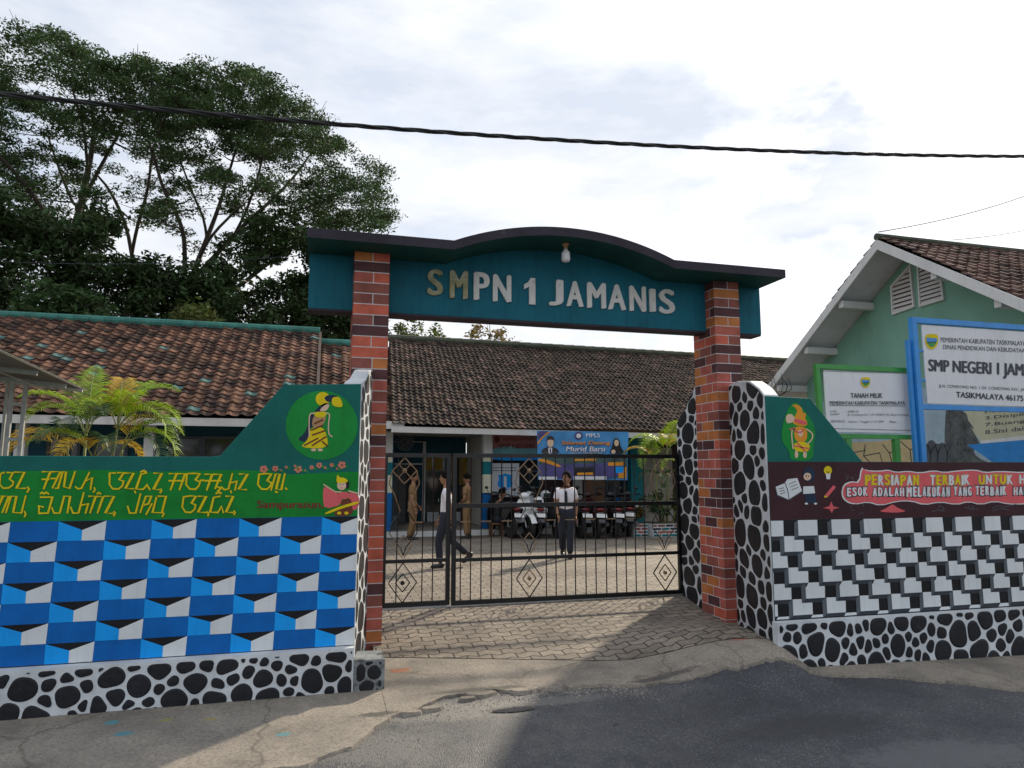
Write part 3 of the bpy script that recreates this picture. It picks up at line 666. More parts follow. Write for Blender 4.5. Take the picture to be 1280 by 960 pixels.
S5 = [[(0,118),(62,118),(24,224)], [(6,165),(52,165)], [(110,116),(74,118),(68,190),(92,220),(130,222),(152,200),(162,172),(130,160),(160,118),(118,116)], [(162,162),(186,162)],
 [(194,122),(242,122),(206,226)], [(192,165),(300,165)], [(250,122),(302,122),(262,216)], [(278,206),(300,214),(280,236),(300,246)], [(302,206),(322,224),(350,220),(376,118)], [(355,182),(406,168),(394,226)], [(366,232),(368,244)], [(424,120),(478,120),(418,222),(470,224)],
 [(590,118),(554,122),(546,190),(570,220),(606,222),(628,202),(636,178),(608,164),(636,120),(596,118)], [(634,226),(664,120),(692,120),(668,220),(702,224),(726,118)], [(732,214),(738,222)], [(664,238),(676,242)],
 [(92,266),(52,272),(42,340),(64,374),(100,376),(124,356),(132,326),(104,314),(134,268),(98,266)], [(150,268),(202,268),(148,374),(206,376)], [(210,372),(218,384),(214,398)],
 [(294,268),(252,276),(228,374),(280,376),(304,336),(316,376)], [(268,250),(284,242),(302,250)], [(334,268),(382,268),(334,374),(380,376)], [(388,366),(394,376),(388,390)]]
ym = MB()
for fn, S in ((c4, S4), (c5, S5)):
    for i, s in enumerate(S): stroke(ym, [(a+3, b+3.5) for a, b in s], 9.5, fn, 0, .0035+.00002*i)
    for i, s in enumerate(S): stroke(ym, s, 11, fn, 1, .0062+.00003*i)
ym.build('script_lettering', [M['ochre'], M['yellow']], lw, recalc=False)
tm = MB(); text(tm, 'Sampurasun.', (540, 362, 985, 298), c5, 0, .004, bold=.045)
tm.build('greeting_lettering', M['brownp'], lw, recalc=False)
# medallion with a painted figure
md = MB(); c6 = onY(LY, 7.385, 7.385, 350, 470)
blob(md, ell(385, 455, 332, 318, 56), c6, 0, .003, 0)
for pts, k, h in [(ell(395,212,66,64),1,.0045), ([(405,205),(430,180),(480,174),(545,186),(505,228),(440,244)],2,.006), ([(476,205),(520,190),(556,198),(586,284),(535,290),(480,272)],1,.0072),
  ([(315,322),(400,250),(458,250),(440,295),(330,348)],2,.0045), ([(352,322),(430,255),(462,268),(425,330)],3,.006), ([(312,345),(442,345),(388,480),(288,480)],4,.0045), ([(302,330),(442,330),(422,372),(372,388),(322,372)],1,.006),
  ([(280,345),(322,360),(326,465),(274,478),(270,592),(212,612),(158,580),(242,520)],2,.003+.001), ([(283,478),(392,468),(432,540),(448,672),(176,662),(250,600),(268,540)],1,.005)]:
    blob(md, pts, c6, k, h, 2)
for a, b in [((320,440),(395,405)), ((290,500),(395,455)), ((300,545),(415,505)), ((225,640),(350,575)), ((300,640),(425,560)), ((390,605),(440,650))]: stroke(md, [a, b], 14, c6, 5, .0065)
for s in [[(320,345),(272,345),(268,450),(270,560)], [(425,340),(462,350),(446,440),(448,540),(482,560)]]: stroke(md, smooth(s), 11, c6, 3, .0078)
for x in (310, 372): blob(md, ell(x, 682, 24, 13), c6, 3, .0065, 0)
md.build('medallion_painting', [M['glow'], M['yellow'], M['navy'], M['skinp'], M['tan'], M['brownp']], lw, recalc=False)
# dancer and garland
dm = MB()
for pts, k, h in [([(985,190),(1060,238),(1095,262),(1112,322),(990,356),(978,280)],0,.004), ([(1148,235),(1222,260),(1220,340),(1180,370),(1158,310)],0,.004), ([(1090,300),(1165,280),(1172,320),(1182,392),(1100,402),(1040,392),(1110,332)],1,.0052),
   ([(1084,240),(1150,238),(1162,276),(1110,292),(1084,270)],0,.0064), ([(1130,150),(1158,175),(1150,222),(1122,205)],2,.0052), (ell(1104,195,30,32),3,.0068), ([(1068,164),(1076,118),(1096,148),(1110,140),(1146,160),(1140,178),(1075,180)],4,.008), ([(988,380),(1100,332),(1222,298),(1216,318),(1110,348),(998,390)],4,.008)]:
    blob(dm, pts, c5, k, h, 1 if k != 3 else 0)
for s in [[(985,190),(1060,238),(1100,240)], [(1150,232),(1220,252)]]: stroke(dm, s, 8, c5, 3, .0072)
for x in (1088, 1136): blob(dm, ell(x, 380, 14, 10), c5, 4, .0072, 0)
for x in (1094, 1112): blob(dm, ell(x, 190, 3.5, 3), c5, 2, .008, 0)
stroke(dm, [(1096,212),(1110,212)], 4, c5, 0, .008)
dm.build('dancer_painting', [M['pink'], M['brownp'], M['black'], M['skinp'], M['yellow']], lw, recalc=False)
gm_ = MB()
for x, y, r_ in [(585,88,28),(662,84,22),(735,75,11),(792,66,9),(815,88,27),(905,76,16),(955,62,21),(1038,60,15),(1106,60,28),(700,96,8),(860,96,8),(995,78,10),(1075,84,8)]:
    for k in range(5):
        q = k*72+x; blob(gm_, ell(x+r_*.55*math.cos(R(q)), y+r_*.55*math.sin(R(q)), r_*.48, r_*.38, 10), c5, 0, .003+.0004*k, 0)
    blob(gm_, ell(x, y, r_*.22, r_*.22, 8), c5, 1, .006, 0)
    for k in (1, 2): stroke(gm_, [(x+r_, y+6*k), (x+r_+14, y+10*k-6)], 6, c5, 2, .0045)
gm_.build('flower_garland', [M['coral'], M['brownp'], M['glow']], lw, recalc=False)

# ================================================================== FLANK WALLS
def flank(name, label, a, b, thick, top, pebs, side=1):
    """stone-painted flank from plan point a to b; top = [(distance fraction, z)]; cobbles on its inner face"""
    a, b = Vector((*a, 0)), Vector((*b, 0)); d = (b-a); Lg = d.length; d /= Lg; n = Vector((-d.y, d.x, 0))*side
    t = thing(name, label, 'wall', (a.x, a.y, -.2))
    P = [(0,-.4)]+[(Lg,-.4)]+[(s*Lg, z) for s, z in reversed(top)]
    mb = MB(); mb.prism([a+d*s+Vector((0,0,z)) for s, z in P], (thick*(1 if n.x < 0 else -1),0,0), 0)
    mb.build('wall', M['stonew'], t, bevel=.012)
    pm = MB()
    zt = max(z for s, z in top); fn = lambda u, v, h: a+d*u+Vector((0,0,v))+n*h
    pl = [(Lg*s, z-.015) for s, z in top]
    res = []
    for c in pebbles(Lg, zt+.3, *pebs):
        c = [(u, v-.3) for u, v in c]
        m_ = min(interp(pl, u)-v for u, v in c)
        if m_ < 0:
            c = [(u, min(v, interp(pl, u)-.004)) for u, v in c]
            if max(v for u, v in c)-min(v for u, v in c) < .05: continue
        res.append(c)
    lay_pebbles(pm, res, fn, 0, .007 if side > 0 else .0018); pm.build('cobble_painting', M['stoneb'], t, recalc=False)
    return t
flank('flank_wall', 'narrow white flank wall with black cobbles beside the left brick pillar', (.338, 6.223), (.50, 7.195), .15, [(0,2.37),(.35,2.45),(.7,2.58),(1,2.63)], (.55, 21, .012, .42), -1)
flank('flank_wall', 'broad white flank wall with black cobbles between the right brick pillar and the mural wall', (4.192, 5.902), (4.63, 7.195), .17, [(0,2.34),(.12,2.43),(.35,2.54),(.7,2.60),(1,2.60)], (.52, 12, .013, .44), 1)
flank('flank_wall', 'white flank wall with black cobbles curving down behind the right brick pillar to the gate', (4.50, 7.705), (4.61, 8.42), .16, [(0,2.66),(.25,2.56),(.55,2.40),(.9,2.28),(1,2.22)], (.40, 31, .011, .52), 1)

# ================================================================== GATEWAY ARCH
ga = thing('gateway_arch', 'school gateway of two painted brick pillars carrying a teal beam under a dark curved cap', 'gateway', (2.5, 7.4, 0))
BR = [wallp('brick red', (.44,.115,.085), var=.2, scale=6), wallp('brick orange', (.48,.17,.055), var=.2, scale=6), wallp('brick maroon', (.095,.040,.042), var=.25, scale=6), wallp('brick bright red', (.54,.125,.075), var=.2, scale=6), wallp('brick brown', (.26,.085,.065), var=.22, scale=6), M['mortar']]
def brick_pillar(x0, x1, y0, y1, z0, z1, seed):
    rd = random.Random(seed); mb = MB(); mb.box(x0, x1, y0, y1, z0, z1, 5)
    h, g_ = .113, .0045
    rows = int((z1-z0)/h)+1
    for r in range(rows):
        a, b = z0+r*h+g_, min(z0+(r+1)*h-g_, z1)
        if b-a < .01: continue
        ks = lambda: rd.choices(range(5), [4.5, 2.2, 1.4, 1.8, 2.6] if x0 < 2 else [4, 3.2, 2.6, 1.5, 2])[0]
        corner = [ks(), ks()]
        W, D = x1-x0, y1-y0
        cuts = [0, W] if r % 2 else [0, W*rd.uniform(.5, .58), W]
        for i in range(len(cuts)-1):
            k = corner[0] if i == 0 else (corner[1] if i == len(cuts)-2 else ks())
            l = x0+cuts[i]+(g_ if i else 0); q = x0+cuts[i+1]-(g_ if i < len(cuts)-2 else 0)
            mb.poly([(l,y0-.002,a),(q,y0-.002,a),(q,y0-.002,b),(l,y0-.002,b)], k)
            mb.poly([(q,y1+.002,a),(l,y1+.002,a),(l,y1+.002,b),(q,y1+.002,b)], k)
        cuts = [0, D*.22, D*.74, D] if r % 2 else [0, D*.48, D]
        for sx, x in ((0, x0-.002), (1, x1+.002)):
            for i in range(len(cuts)-1):
                k = corner[sx] if i == 0 else ks()
                l = y0+cuts[i]+(g_ if i else 0); q = y0+cuts[i+1]-(g_ if i < len(cuts)-2 else 0)
                P = [(x,q,a),(x,l,a),(x,l,b),(x,q,b)]
                mb.poly(P if sx == 0 else P[::-1], k)
    return mb
brick_pillar(.288, .648, 7.2, 7.7, -.30, 3.865, 5).build('pillar', BR, ga, recalc=False)
brick_pillar(4.492, 4.825, 7.2, 7.7, -.30, 3.865, 14).build('pillar', BR, ga, recalc=False)
n0, n1, zf, zp = 1.275, 3.80, 3.870, 4.125
def under(x):
    if n0 < x < n1:
        c, hw, s = (n0+n1)/2, (n1-n0)/2, zp-zf; rr = (hw*hw+s*s)/(2*s)
        return zf+math.sqrt(rr*rr-(x-c)**2)-(rr-s)
    return zf
cx_ = [-.19, .3, .8, 1.22]+fr(n0, n1, 40)+[3.86, 4.4, 4.9, 5.26]
bm_ = MB(); bx = [-.165]+cx_[1:-1]+[5.262]
bm_.prism([(bx[0], 7.4, 3.285), (bx[-1], 7.4, 3.285)]+[(x, 7.4, under(x)-.001) for x in reversed(bx)], (0, .22, 0))
bm_.build('beam', M['beam'], ga, recalc=True)
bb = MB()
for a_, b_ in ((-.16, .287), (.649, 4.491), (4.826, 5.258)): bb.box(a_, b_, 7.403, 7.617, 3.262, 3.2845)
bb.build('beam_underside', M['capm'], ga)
cp = MB(); th = .098
for i in range(len(cx_)-1):
    pass
top = [(x, 6.88, under(x)+th) for x in cx_]; bot = [(x, 6.88, under(x)) for x in cx_]
n = len(cx_); V = top+bot+[(x, 7.95, z) for x, y, z in top]+[(x, 7.95, z) for x, y, z in bot]
fs, ms = [], []
for i in range(n-1):
    fs += [(i, n+i, n+i+1, i+1), (i, i+1, 2*n+i+1, 2*n+i), (n+i, 3*n+i, 3*n+i+1, n+i+1), (2*n+i, 2*n+i+1, 3*n+i+1, 3*n+i)]; ms += [0, 0, 1, 0]
fs += [(0, 2*n, 3*n, n), (n-1, 2*n-1, 4*n-1, 3*n-1)]; ms += [0, 0]
cp.add(V, fs, ms); cp.build('cap', [M['capm'], M['capu']], ga)
lm1 = wallp('weathered letter', (.30,.285,.16), var=.3, scale=9, patch=((.42,.40,.30),.5,7)); lm2 = wallp('pale letter', (.66,.645,.61), var=.1, scale=6, patch=((.36,.33,.27),.62,9))
LT = [('S',534,554,338,368),('M',562,585,340,372),('P',592,612,342,374),('N',616,639,345,376),('1',655,669,348,380),('J',686,704,351,381),('A',708,729,353,382),('M',734,757,355,384),('A',760,782,357,386),('N',787,807,359,388),('I',812,819,362,389),('S',824,843,363,391)]
for ch, x0, x1, y0, y1 in LT:
    a, b = atY(x0, y1, 7.385), atY(x1, y0, 7.385)
    t = MB()
    if ch == '1':
        w_, h_ = b.x-a.x, b.z-a.z; t.prism([(a.x+w_*p_, 7.399, a.z+h_*q_) for p_, q_ in [(.45,0),(1,0),(1,1),(.58,1),(.38,.84),(0,.74),(0,.56),(.45,.66)]], (0,-.022,0))
    else: text(t, ch, (a.x, a.z, b.x, b.z), XZ(7.4), 0, .001, depth=.022, bold=.04)
    t.build('letter', lm1 if x0 < 590 else lm2, ga)
lb = thing('light_bulb', 'small white bulb in a brass socket hanging under the arch cap', 'lamp', (2.585, 7.12, under(2.585)))
c = (2.585, 7.12, under(2.585)-.001); s_ = MB(); s_.lathe([(.040,0),(.040,-.012),(.022,-.018),(.022,-.055),(.026,-.06)], c, 14); s_.build('socket', M['tan'], lb, smooth=False)
s_ = MB(); s_.lathe([(.018,-.058),(.024,-.075),(.046,-.10),(.050,-.12),(.050,-.185),(.040,-.205),(.012,-.212)], c, 18); s_.build('glass_bulb', M['lens'], lb, smooth=True)

# ================================================================== RIGHT BOUNDARY WALL
rw = thing('boundary_wall', 'right painted boundary wall with a pink motto cloud on maroon over black and white stepped blocks', 'wall', (6, RY, -.25))
prof = [(4.2,-.6),(10.5,-.6),(10.5,1.695),(5.31,1.69),(4.72,2.32),(4.2,2.33)]
MB().prism([(x, RY, z) for x, z in prof], (.056, .16, 0), 0).build('wall', M['teal'], rw, bevel=.004)
f = XZ(RY)
MB().add([f(4.2,1.128,.002), f(10.5,1.11,.002), f(10.5,1.694,.002), f(4.2,1.687,.002)], [(0,1,2,3)]).build('maroon_band', M['maroon'], rw, recalc=False)
bw = MB(); zt, zb = 1.126, .20
bw.add([f(4.202,zb-.06,.0015), f(10.5,zb-.09,.0015), f(10.5,zt-.015,.0015), f(4.202,zt,.0015)], [(0,1,2,3)], 0)
P_, H_ = .385, .1485
x_st = atY(840+455/2.909, 650, RY).x
for r in range(7):
    z1 = zt-.004-r*H_
    xo = x_st-(.172 if r % 2 else 0)+.014*r
    for c in range(-3, 17):
        x = xo+c*P_+random.uniform(-.004, .004); y = z1-.004*(x-4.2)/3
        q = lambda a, b: (x+a*P_, y-b*H_)
        jt = lambda: random.uniform(-.012, .012)
        hb = 1 if r < 6 else .42
        shapes = [([q(0,0), q(-.125+jt(),.16), q(-.13,1.25*hb), q(0,1*hb)], 5), ([q(.0,1), q(.57+jt(),1), q(.49+jt(),1.27), q(-.13,1.25)], 4), ([q(0,0), q(.57+jt(),jt()), q(.57+jt(),1*hb), q(0,1*hb)], 3)]
        if r == 6: shapes = [([q(.08,.04), q(.50,.04), q(.42,.36), q(-.02,.36)], 3)]
        for Pg, k in shapes:
            Pg = clip(clip(clip(clip(Pg, (4.203, 0), (-1, 0)), (0, zb+.002-.005*(x-4.2)), (0, -1)), (10.49, 0), (1, 0)), (0, zt-.004), (0, 1)) if True else Pg
            if len(Pg) >= 3: bw.poly([f(a, b, .0022+.0009*k) for a, b in Pg], {3: 3, 4: 1, 5: 2}[k])
bw.build('stepped_block_pattern', [M['black'], M['greyd'], M['greym'], M['white']], rw, recalc=False)
sp = MB(); sp.prism([(4.17,5.82,-.75),(10.5,5.82,-.75),(10.5,5.82,.16),(4.17,5.82,.19)], (0,.078,0), 0)
lay_pebbles(sp, [[(a+4.18, b-.52) for a, b in c] for c in pebbles(5.2, .70, .20, 41, .013, 1.2)], XZ(5.82), 1, .012)
sp.build('stone_plinth', [M['stonew'], M['stoneb']], rw, recalc=False)
c8, c7 = onY(RY, 4, 4, 960, 570), onY(RY, 5.648, 5.648, 955, 490)
gp = MB()
blob(gp, [(205,55),(280,120),(372,260),(345,380),(348,486),(182,486),(180,420),(112,330),(140,180)], c7, 0, .003, 2)
for pts, k, h in [([(190,95),(230,85),(265,110),(272,150),(300,150),(285,185),(305,210),(300,245),(215,235),(195,205),(215,175),(235,135),(220,110)],1,.0045), ([(150,165),(190,150),(215,180),(215,205),(185,220),(155,222)],2,.0055),
   ([(205,185),(300,205),(295,235),(215,215)],3,.0065), ([(215,240),(300,250),(305,330),(275,360),(225,350),(210,300)],1,.0045), ([(232,270),(275,268),(270,320),(238,310)],2,.0058), ([(210,350),(318,355),(322,415),(265,425),(208,412)],4,.0055), ([(216,410),(238,412),(240,465),(214,465)],2,.005), ([(276,412),(298,412),(300,465),(272,465)],2,.005)]:
    blob(gp, pts, c7, k, h, 2)
for s, k in [([(215,262),(190,268),(194,340),(202,400)],2), ([(296,262),(340,290),(338,335),(300,368)],2), ([(180,262),(210,262)],3), ([(206,252),(228,285),(262,285),(275,262)],3), ([(212,380),(316,400)],3), ([(230,358),(290,420)],3)]: stroke(gp, smooth(s), 9, c7, k, .008)
gp.build('puppet_painting', [M['glow'], M['orange'], M['skinp'], M['pink'], M['yellow']], rw, recalc=False)
dr = MB()
blob(dr, [(35,155),(82,136),(96,116),(145,110),(170,176),(102,220),(45,196)], c8, 0, .004, 0)
stroke(dr, [(84,136),(96,168),(104,218)], 3, c8, 3, .006); stroke(dr, [(35,155),(45,196),(102,220),(170,176)], 5, c8, 1, .0055)
for k in range(3): stroke(dr, [(52+4*k,165+12*k),(78+3*k,158+12*k)], 2.5, c8, 3, .006); stroke(dr, [(104+6*k,140+15*k),(138+6*k,126+15*k)], 2.5, c8, 3, .006)
for pts, k, h in [([(180,182),(232,182),(242,236),(184,236)],2,.004), ([(174,152),(228,150),(234,186),(174,190)],0,.0055), (ell(202,92,31,38),2,.0065), (ell(194,103,19,19),4,.0078), (ell(190,238,8,5),0,.005), (ell(236,238,8,5),0,.005), (ell(188,100,3,4),3,.009), (ell(201,100,3,4),3,.009)]: blob(dr, pts, c8, k, h, 0)
stroke(dr, [(190,113),(200,113)], 2.5, c8, 5, .009)
blob(dr, ell(298,72,20,22), c8, 6, .004, 0); blob(dr, [(287,88),(311,88),(308,116),(291,116)], c8, 0, .005, 0); stroke(dr, [(292,76),(299,86),(306,76)], 2.5, c8, 3, .0055)
blob(dr, [(325,146),(338,156),(297,206),(283,196)], c8, 5, .004, 0); blob(dr, [(297,206),(283,196),(278,208)], c8, 6, .0045, 0)
blob(dr, [(315,226),(325,252),(356,258),(326,266),(318,286),(306,266),(272,260),(306,250)], c8, 5, .004, 0)
blob(dr, [(548,278),(585,264),(605,250),(622,240),(650,262),(694,276),(640,284)], c8, 5, .004, 1)
for s in [[(388,95),(395,118),(402,100)],[(412,110),(420,105),(424,120)],[(412,255),(420,250)],[(416,272),(428,270)],[(470,240),(478,244),(474,252)],[(455,290),(462,284)],[(468,280),(474,290)],
          [(820,278),(845,270),(880,276)],[(850,262),(856,246),(872,254),(880,262),(866,270)],[(980,258),(1050,266)],[(1000,250),(1010,272)],[(1020,246),(1024,272)],[(1120,262),(1150,248),(1180,256),(1240,240)],[(1122,274),(1160,262),(1200,268)]]: stroke(dr, s, 3, c8, 1, .004)
dr.build('schoolgirl_painting', [M['white'], M['greym'], M['navy'], M['black'], M['skinp'], M['pink'], M['yellow']], rw, recalc=False)
pb = MB()
bub = [(470,58),(492,76),(560,79),(600,72),(640,85),(700,78),(760,88),(830,75),(880,86),(950,76),(1040,72),(1080,86),(1150,79),(1280,86),(1400,76),(1500,88),(1620,80),(1700,95),(1712,170),(1690,232),(1600,222),(1500,238),(1400,226),(1280,237),(1200,238),(1130,222),(1060,241),(1000,224),(940,241),(860,226),(780,242),(720,222),(650,222),(560,246),(500,226),(440,239),(392,226),(370,190),(380,146),(420,130),(458,136)]
cxb, cyb = 900, 155
blob(pb, [(a+(6 if a > cxb else -6)*(1 if abs(a-cxb) > 400 else .3), b+(5 if b > cyb else -5)) for a, b in bub], c8, 1, .003, 1); blob(pb, bub, c8, 0, .0042, 1)
def row(s, y0, y1, x0, ppx, fill, edge_m, hh):
    """hand-lettered words: each letter its own size and colour"""
    x = x0
    for i, ch in enumerate(s):
        if ch == ' ': x += ppx*.72; continue
        wd = ppx*(.42 if ch == 'I' else 1.28 if ch == 'M' else .95); j = random.uniform(-2, 2)
        for q, k, e in ((4.5, edge_m, hh), (0, fill if not isinstance(fill, (list, tuple)) else fill[i % len(fill)], hh+.0012)):
            text(pb, ch, (x-q, y1+j+q, x+wd*.82+q, y0+j-q), c8, k, e, bold=.05)
        x += wd
row('PERSIAPAN', 96, 145, 484, 34, [3,3,2,3,2,2,3,2,3], 5, .0055)
row('TERBAIK', 96, 143, 808, 33, [2,3,3,2,3,2,2], 5, .0055); row('UNTUK HARI', 96, 140, 1052, 37, [3,2,3,3,2], 5, .0055)
row('ESOK ADALAH', 158, 200, 392, 28.5, 2, 4, .0055); row('MELAKUKAN', 154, 202, 690, 25, 2, 4, .0055); row('YANG', 154, 198, 925, 25, 2, 4, .0055); row('TERBAIK', 152, 196, 1034, 26, 2, 4, .0055); row('HARI INI', 156, 196, 1225, 27, 2, 4, .0055)
pb.build('motto_lettering', [M['pink'], M['white'], M['white'], M['yellow'], M['greyd'], M['tan']], rw, recalc=False)

# ================================================================== SLIDING GATE (two leaves)
GY = 8.4
def bar(mb, p, q, wx, wy=None, m=0):
    """square bar between two points"""
    wy = wy or wx; p, q = Vector(p), Vector(q); t = (q-p).normalized(); a = Vector((0,1,0)); b = t.cross(a).normalized()
    vs = [e+a*sa*wy/2+b*sb*wx/2 for e in (p, q) for sa, sb in ((-1,-1),(1,-1),(1,1),(-1,1))]
    mb.add(vs, [(3,2,1,0),(4,5,6,7),(0,1,5,4),(1,2,6,5),(2,3,7,6),(3,0,4,7)], m)
G0, G1, GS = .765, 4.585, 1.545
def gx(px, py=660, y=GY): return atY(px, py, y).x
ZT, ZM, ZL, ZB = 1.785, 1.18, .54, .045
def gate_leaf(x0, x1, label, bars, ornaments, mid, y):
    t = thing('sliding_gate', label, 'gate', ((x0+x1)/2, y, 0), 'sliding gate leaves')
    fr_ = MB()
    bar(fr_, (x0,y,ZB-.02), (x0,y,ZT+.02), .05, .05); bar(fr_, (x1,y,ZB-.02), (x1,y,ZT+.02), .05, .05)
    bar(fr_, (x0-.024,y,ZT), (x1+.024,y,ZT), .05, .046); bar(fr_, (x0-.024,y,ZB), (x1+.024,y,ZB), .05, .046)
    bar(fr_, (x0+.02,y,ZL), (x1-.02,y,ZL), .04, .042)
    if mid: bar(fr_, (x0+.02,y,ZM), (x1-.02,y,ZM), .05, .042)
    fr_.build('gate_frame', M['iron'], t)
    rods = MB()
    for x in bars:
        skip = any(abs(x-ox) < .02 for ox in ornaments)
        if skip: continue
        rods.tube([(x,y,ZB+.02), (x,y,ZT-.02)], .0075, 6, 0)
    # small square gilded brackets near mid height
    for x in bars[1:-1:2]: bar(rods, (x-.13,y-.008,ZM-.19), (x+.0,y-.008,ZM-.19), .012, .008, 1)
    rods.build('gate_bars', [M['iron'], M['gold']], t, recalc=False)
    for ox in ornaments:
        o = MB(); wv, dm_ = .165, lambda z, h_, w_, k: [bar(o, (ox+a*w_, y, z+b*h_), (ox+c*w_, y, z+d*h_), .012, .012, k) for a, b, c, d in ((-1,0,0,1),(0,1,1,0),(1,0,0,-1),(0,-1,-1,0))]
        kk = 1 if mid else 0
        lo = (ZB+ZL)/2; dm_(lo, (ZL-ZB)/2-.02, .165, 0); dm_(lo, .105, .085, kk); o.ball((ox,y,lo), .028, kk, 8, 6)
        up = 1.60; dm_(up, .155, .145, 1); o.ball((ox,y,up), .026, 1, 8, 6)
        for a in (-1, 1):
            for b in (-1, 1): bar(o, (ox,y,up), (ox+a*.072,y,up+b*.078), .009, .009, 1)
            # long curved strap from the upper diamond to the lower rail
            o.tube([(ox+a*.145, y, up), (ox+a*.18, y, 1.45), (ox+a*.10, y, 1.28), (ox+a*.045, y, 1.12)], .007, 5, 1)
            o.tube([(ox+a*.045, y, 1.12), (ox+a*.155, y, .96), (ox+a*.16, y, .86), (ox+a*.03, y, .70), (ox, y, .60)], .007, 5, 0)
            o.tube([(ox, y, .84), (ox+a*.10, y, .72), (ox+a*.01, y, .58)], .007, 5, 1)
        o.tube([(ox, y, ZT-.02), (ox, y, up+.15)], .0075, 5, 1)
        o.build('diamond_ornament', [M['iron'], M['gold']], t, recalc=False)
    return t
bl = [gx(p) for p in (493, 527, 541)]
gate_leaf(G0+.0, 1.525, 'narrow left leaf of the black iron sliding gate with one diamond ornament', [gx(p) for p in (497, 529, 542)], [gx(505)], False, 8.44)
gate_leaf(1.585, G1, 'wide right leaf of the black iron sliding gate with gilded diamonds and a middle rail', [gx(p) for p in (575.5,588,601,613.5,626.5,639,682,694,706,718,731,743.5,756.5,769,781,793,805)], [gx(661), gx(829)], True, 8.38)
tr = MB(); tr.box(.72, 4.6, 8.36, 8.46, .004, .018); tag(tr.build('gate_track', M['steel']), 'flat steel gate track lying across the driveway under the sliding gate', 'track')

# ================================================================== ROOFS AND SCHOOL BUILDINGS
def tile_roof(ra, rb, ea, eb, nu, nv, amp=.035, step=.026):
    """a field of pan tiles between ridge line ra-rb and eave line ea-eb; UVs count the tiles"""
    ra, rb, ea, eb = map(Vector, (ra, rb, ea, eb))
    nrm = (rb-ra).cross(ea-ra).normalized()
    if nrm.z < 0: nrm = -nrm
    K = 6; mb = MB(); cols = nu*K+1
    lift = [amp*(math.sin(math.pi*k/K)**1.0 if k < 4 else -.35*math.sin(math.pi*(k-4)/3)) for k in range(K)]
    lift = [0, .95*amp, amp, .3*amp, 0, -.12*amp]
    jit = [[random.uniform(-.010, .010) for _ in range(nu+1)] for _ in range(nv)]
    rowsV = []
    for r in range(nv):
        for e, (t, up) in enumerate(((r/nv, 0), ((r+1.0)/nv, step))):
            for i in range(cols):
                u = i/(cols-1); a = ra.lerp(rb, u); b = ea.lerp(eb, u)
                mb.v.append(tuple(a.lerp(b, t)+nrm*(lift[i % K]+up+jit[r][i//K]+.045*mnoise.noise((a.x*.33, t*2.2, 5)))))
    uv = []; 
    for r in range(nv*2-1):
        for i in range(cols-1):
            a = r*cols+i
            mb.f.append((a, a+cols, a+cols+1, a+1)); tr_ = (r//2)
            uu, vv = (i//K)+.5, tr_+.5+(.01 if r % 2 else 0)
            uv += [uu, vv]*4
    mb.m = [0]*len(mb.f); mb.uv = uv
    return mb, nrm
def roof_parts(bld, ra, rb, ea, eb, nu, nv, tm, back=4.5, amp=.035):
    mb, nrm = tile_roof(ra, rb, ea, eb, nu, nv, amp)
    o = mb.build('roof', tm, bld, smooth=False, recalc=False)
    ra, rb, ea, eb = map(Vector, (ra, rb, ea, eb))
    dr_ = ra-ea; bd = Vector((-dr_.x, -dr_.y, dr_.z))  # rear slope mirrors the front
    back_n = MB(); q0, q1 = ra+Vector((dr_.x, dr_.y, -dr_.z)), rb+Vector((dr_.x, dr_.y, -dr_.z))
    back_n.add([ra, rb, q1, q0], [(0,1,2,3)]); back_n.build('rear_roof', M['tile_flat'], bld, recalc=False)
    return o
M['tile_flat'] = mat('rear tiles', (.10,.07,.055), .85, .3, 6, bump=.5)

# left wing
lb_ = thing('school_building', 'left school wing under a sunlit terracotta tile roof with teal painted ridge', 'building', (-6, 18, 0))
RZ, EZ, RYY, EY = 5.80, 2.78, 21.8, 16.4
roof_parts(lb_, (-15, RYY, RZ+.02), (-.10, RYY, RZ), (-15, EY, EZ), (-.10, EY, EZ), 54, 27, M['tile_a'], amp=.038)
rd_ = MB()
for i in range(38):
    x = -15+i*.392; rd_.tube([(x, RYY, RZ+.05), (x+.39, RYY, RZ+.035)], [.12, .135], 10)
rd_.build('ridge_cap', M['ridge_t'], lb_, recalc=False)
roof_parts(lb_, (-.06, 21.6, 5.42), (2.35, 21.6, 5.42), (-.06, 16.6, 2.66), (2.0, 16.6, 2.66), 8, 25, M['tile_a'], amp=.038)
vg_ = MB(); vg_.prism([(-.13,EY+.02,EZ-.1),(-.13,EY+.02,EZ+.05),(-.13,RYY,RZ+.03),(-.13,RYY,RZ-.6)], (.075,0,0)); vg_.build('verge', M['tile_flat'], lb_)
rd_ = MB(); rd_.tube([(-.08, 21.6, 5.46), (1.9, 21.6, 5.46)], .13, 10); rd_.build('ridge_cap', M['ridge_t'], lb_)
MB().box(-15, 1.9, EY+.03, EY+.07, EZ-.21, EZ-.035).build('fascia', M['fascia'], lb_)
MB().add([(-15,EY+.08,EZ-.16),(1.9,EY+.08,EZ-.16),(1.9,18.4,EZ-.10),(-15,18.4,EZ-.10)], [(0,1,2,3)]).build('soffit', M['cream'], lb_)
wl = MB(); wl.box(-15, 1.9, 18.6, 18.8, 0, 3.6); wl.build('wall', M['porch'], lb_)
for px in (188, ):
    p = atY(px, 540, 17.2); MB().box(p.x-.10, p.x+.10, 17.1, 17.3, 0, 2.62).build('column', M['trim'], lb_)
for px in (28, -180):
    p = atY(px, 540, 17.2); MB().box(p.x-.10, p.x+.10, 17.1, 17.3, 0, 2.62).build('column', M['trim'], lb_)
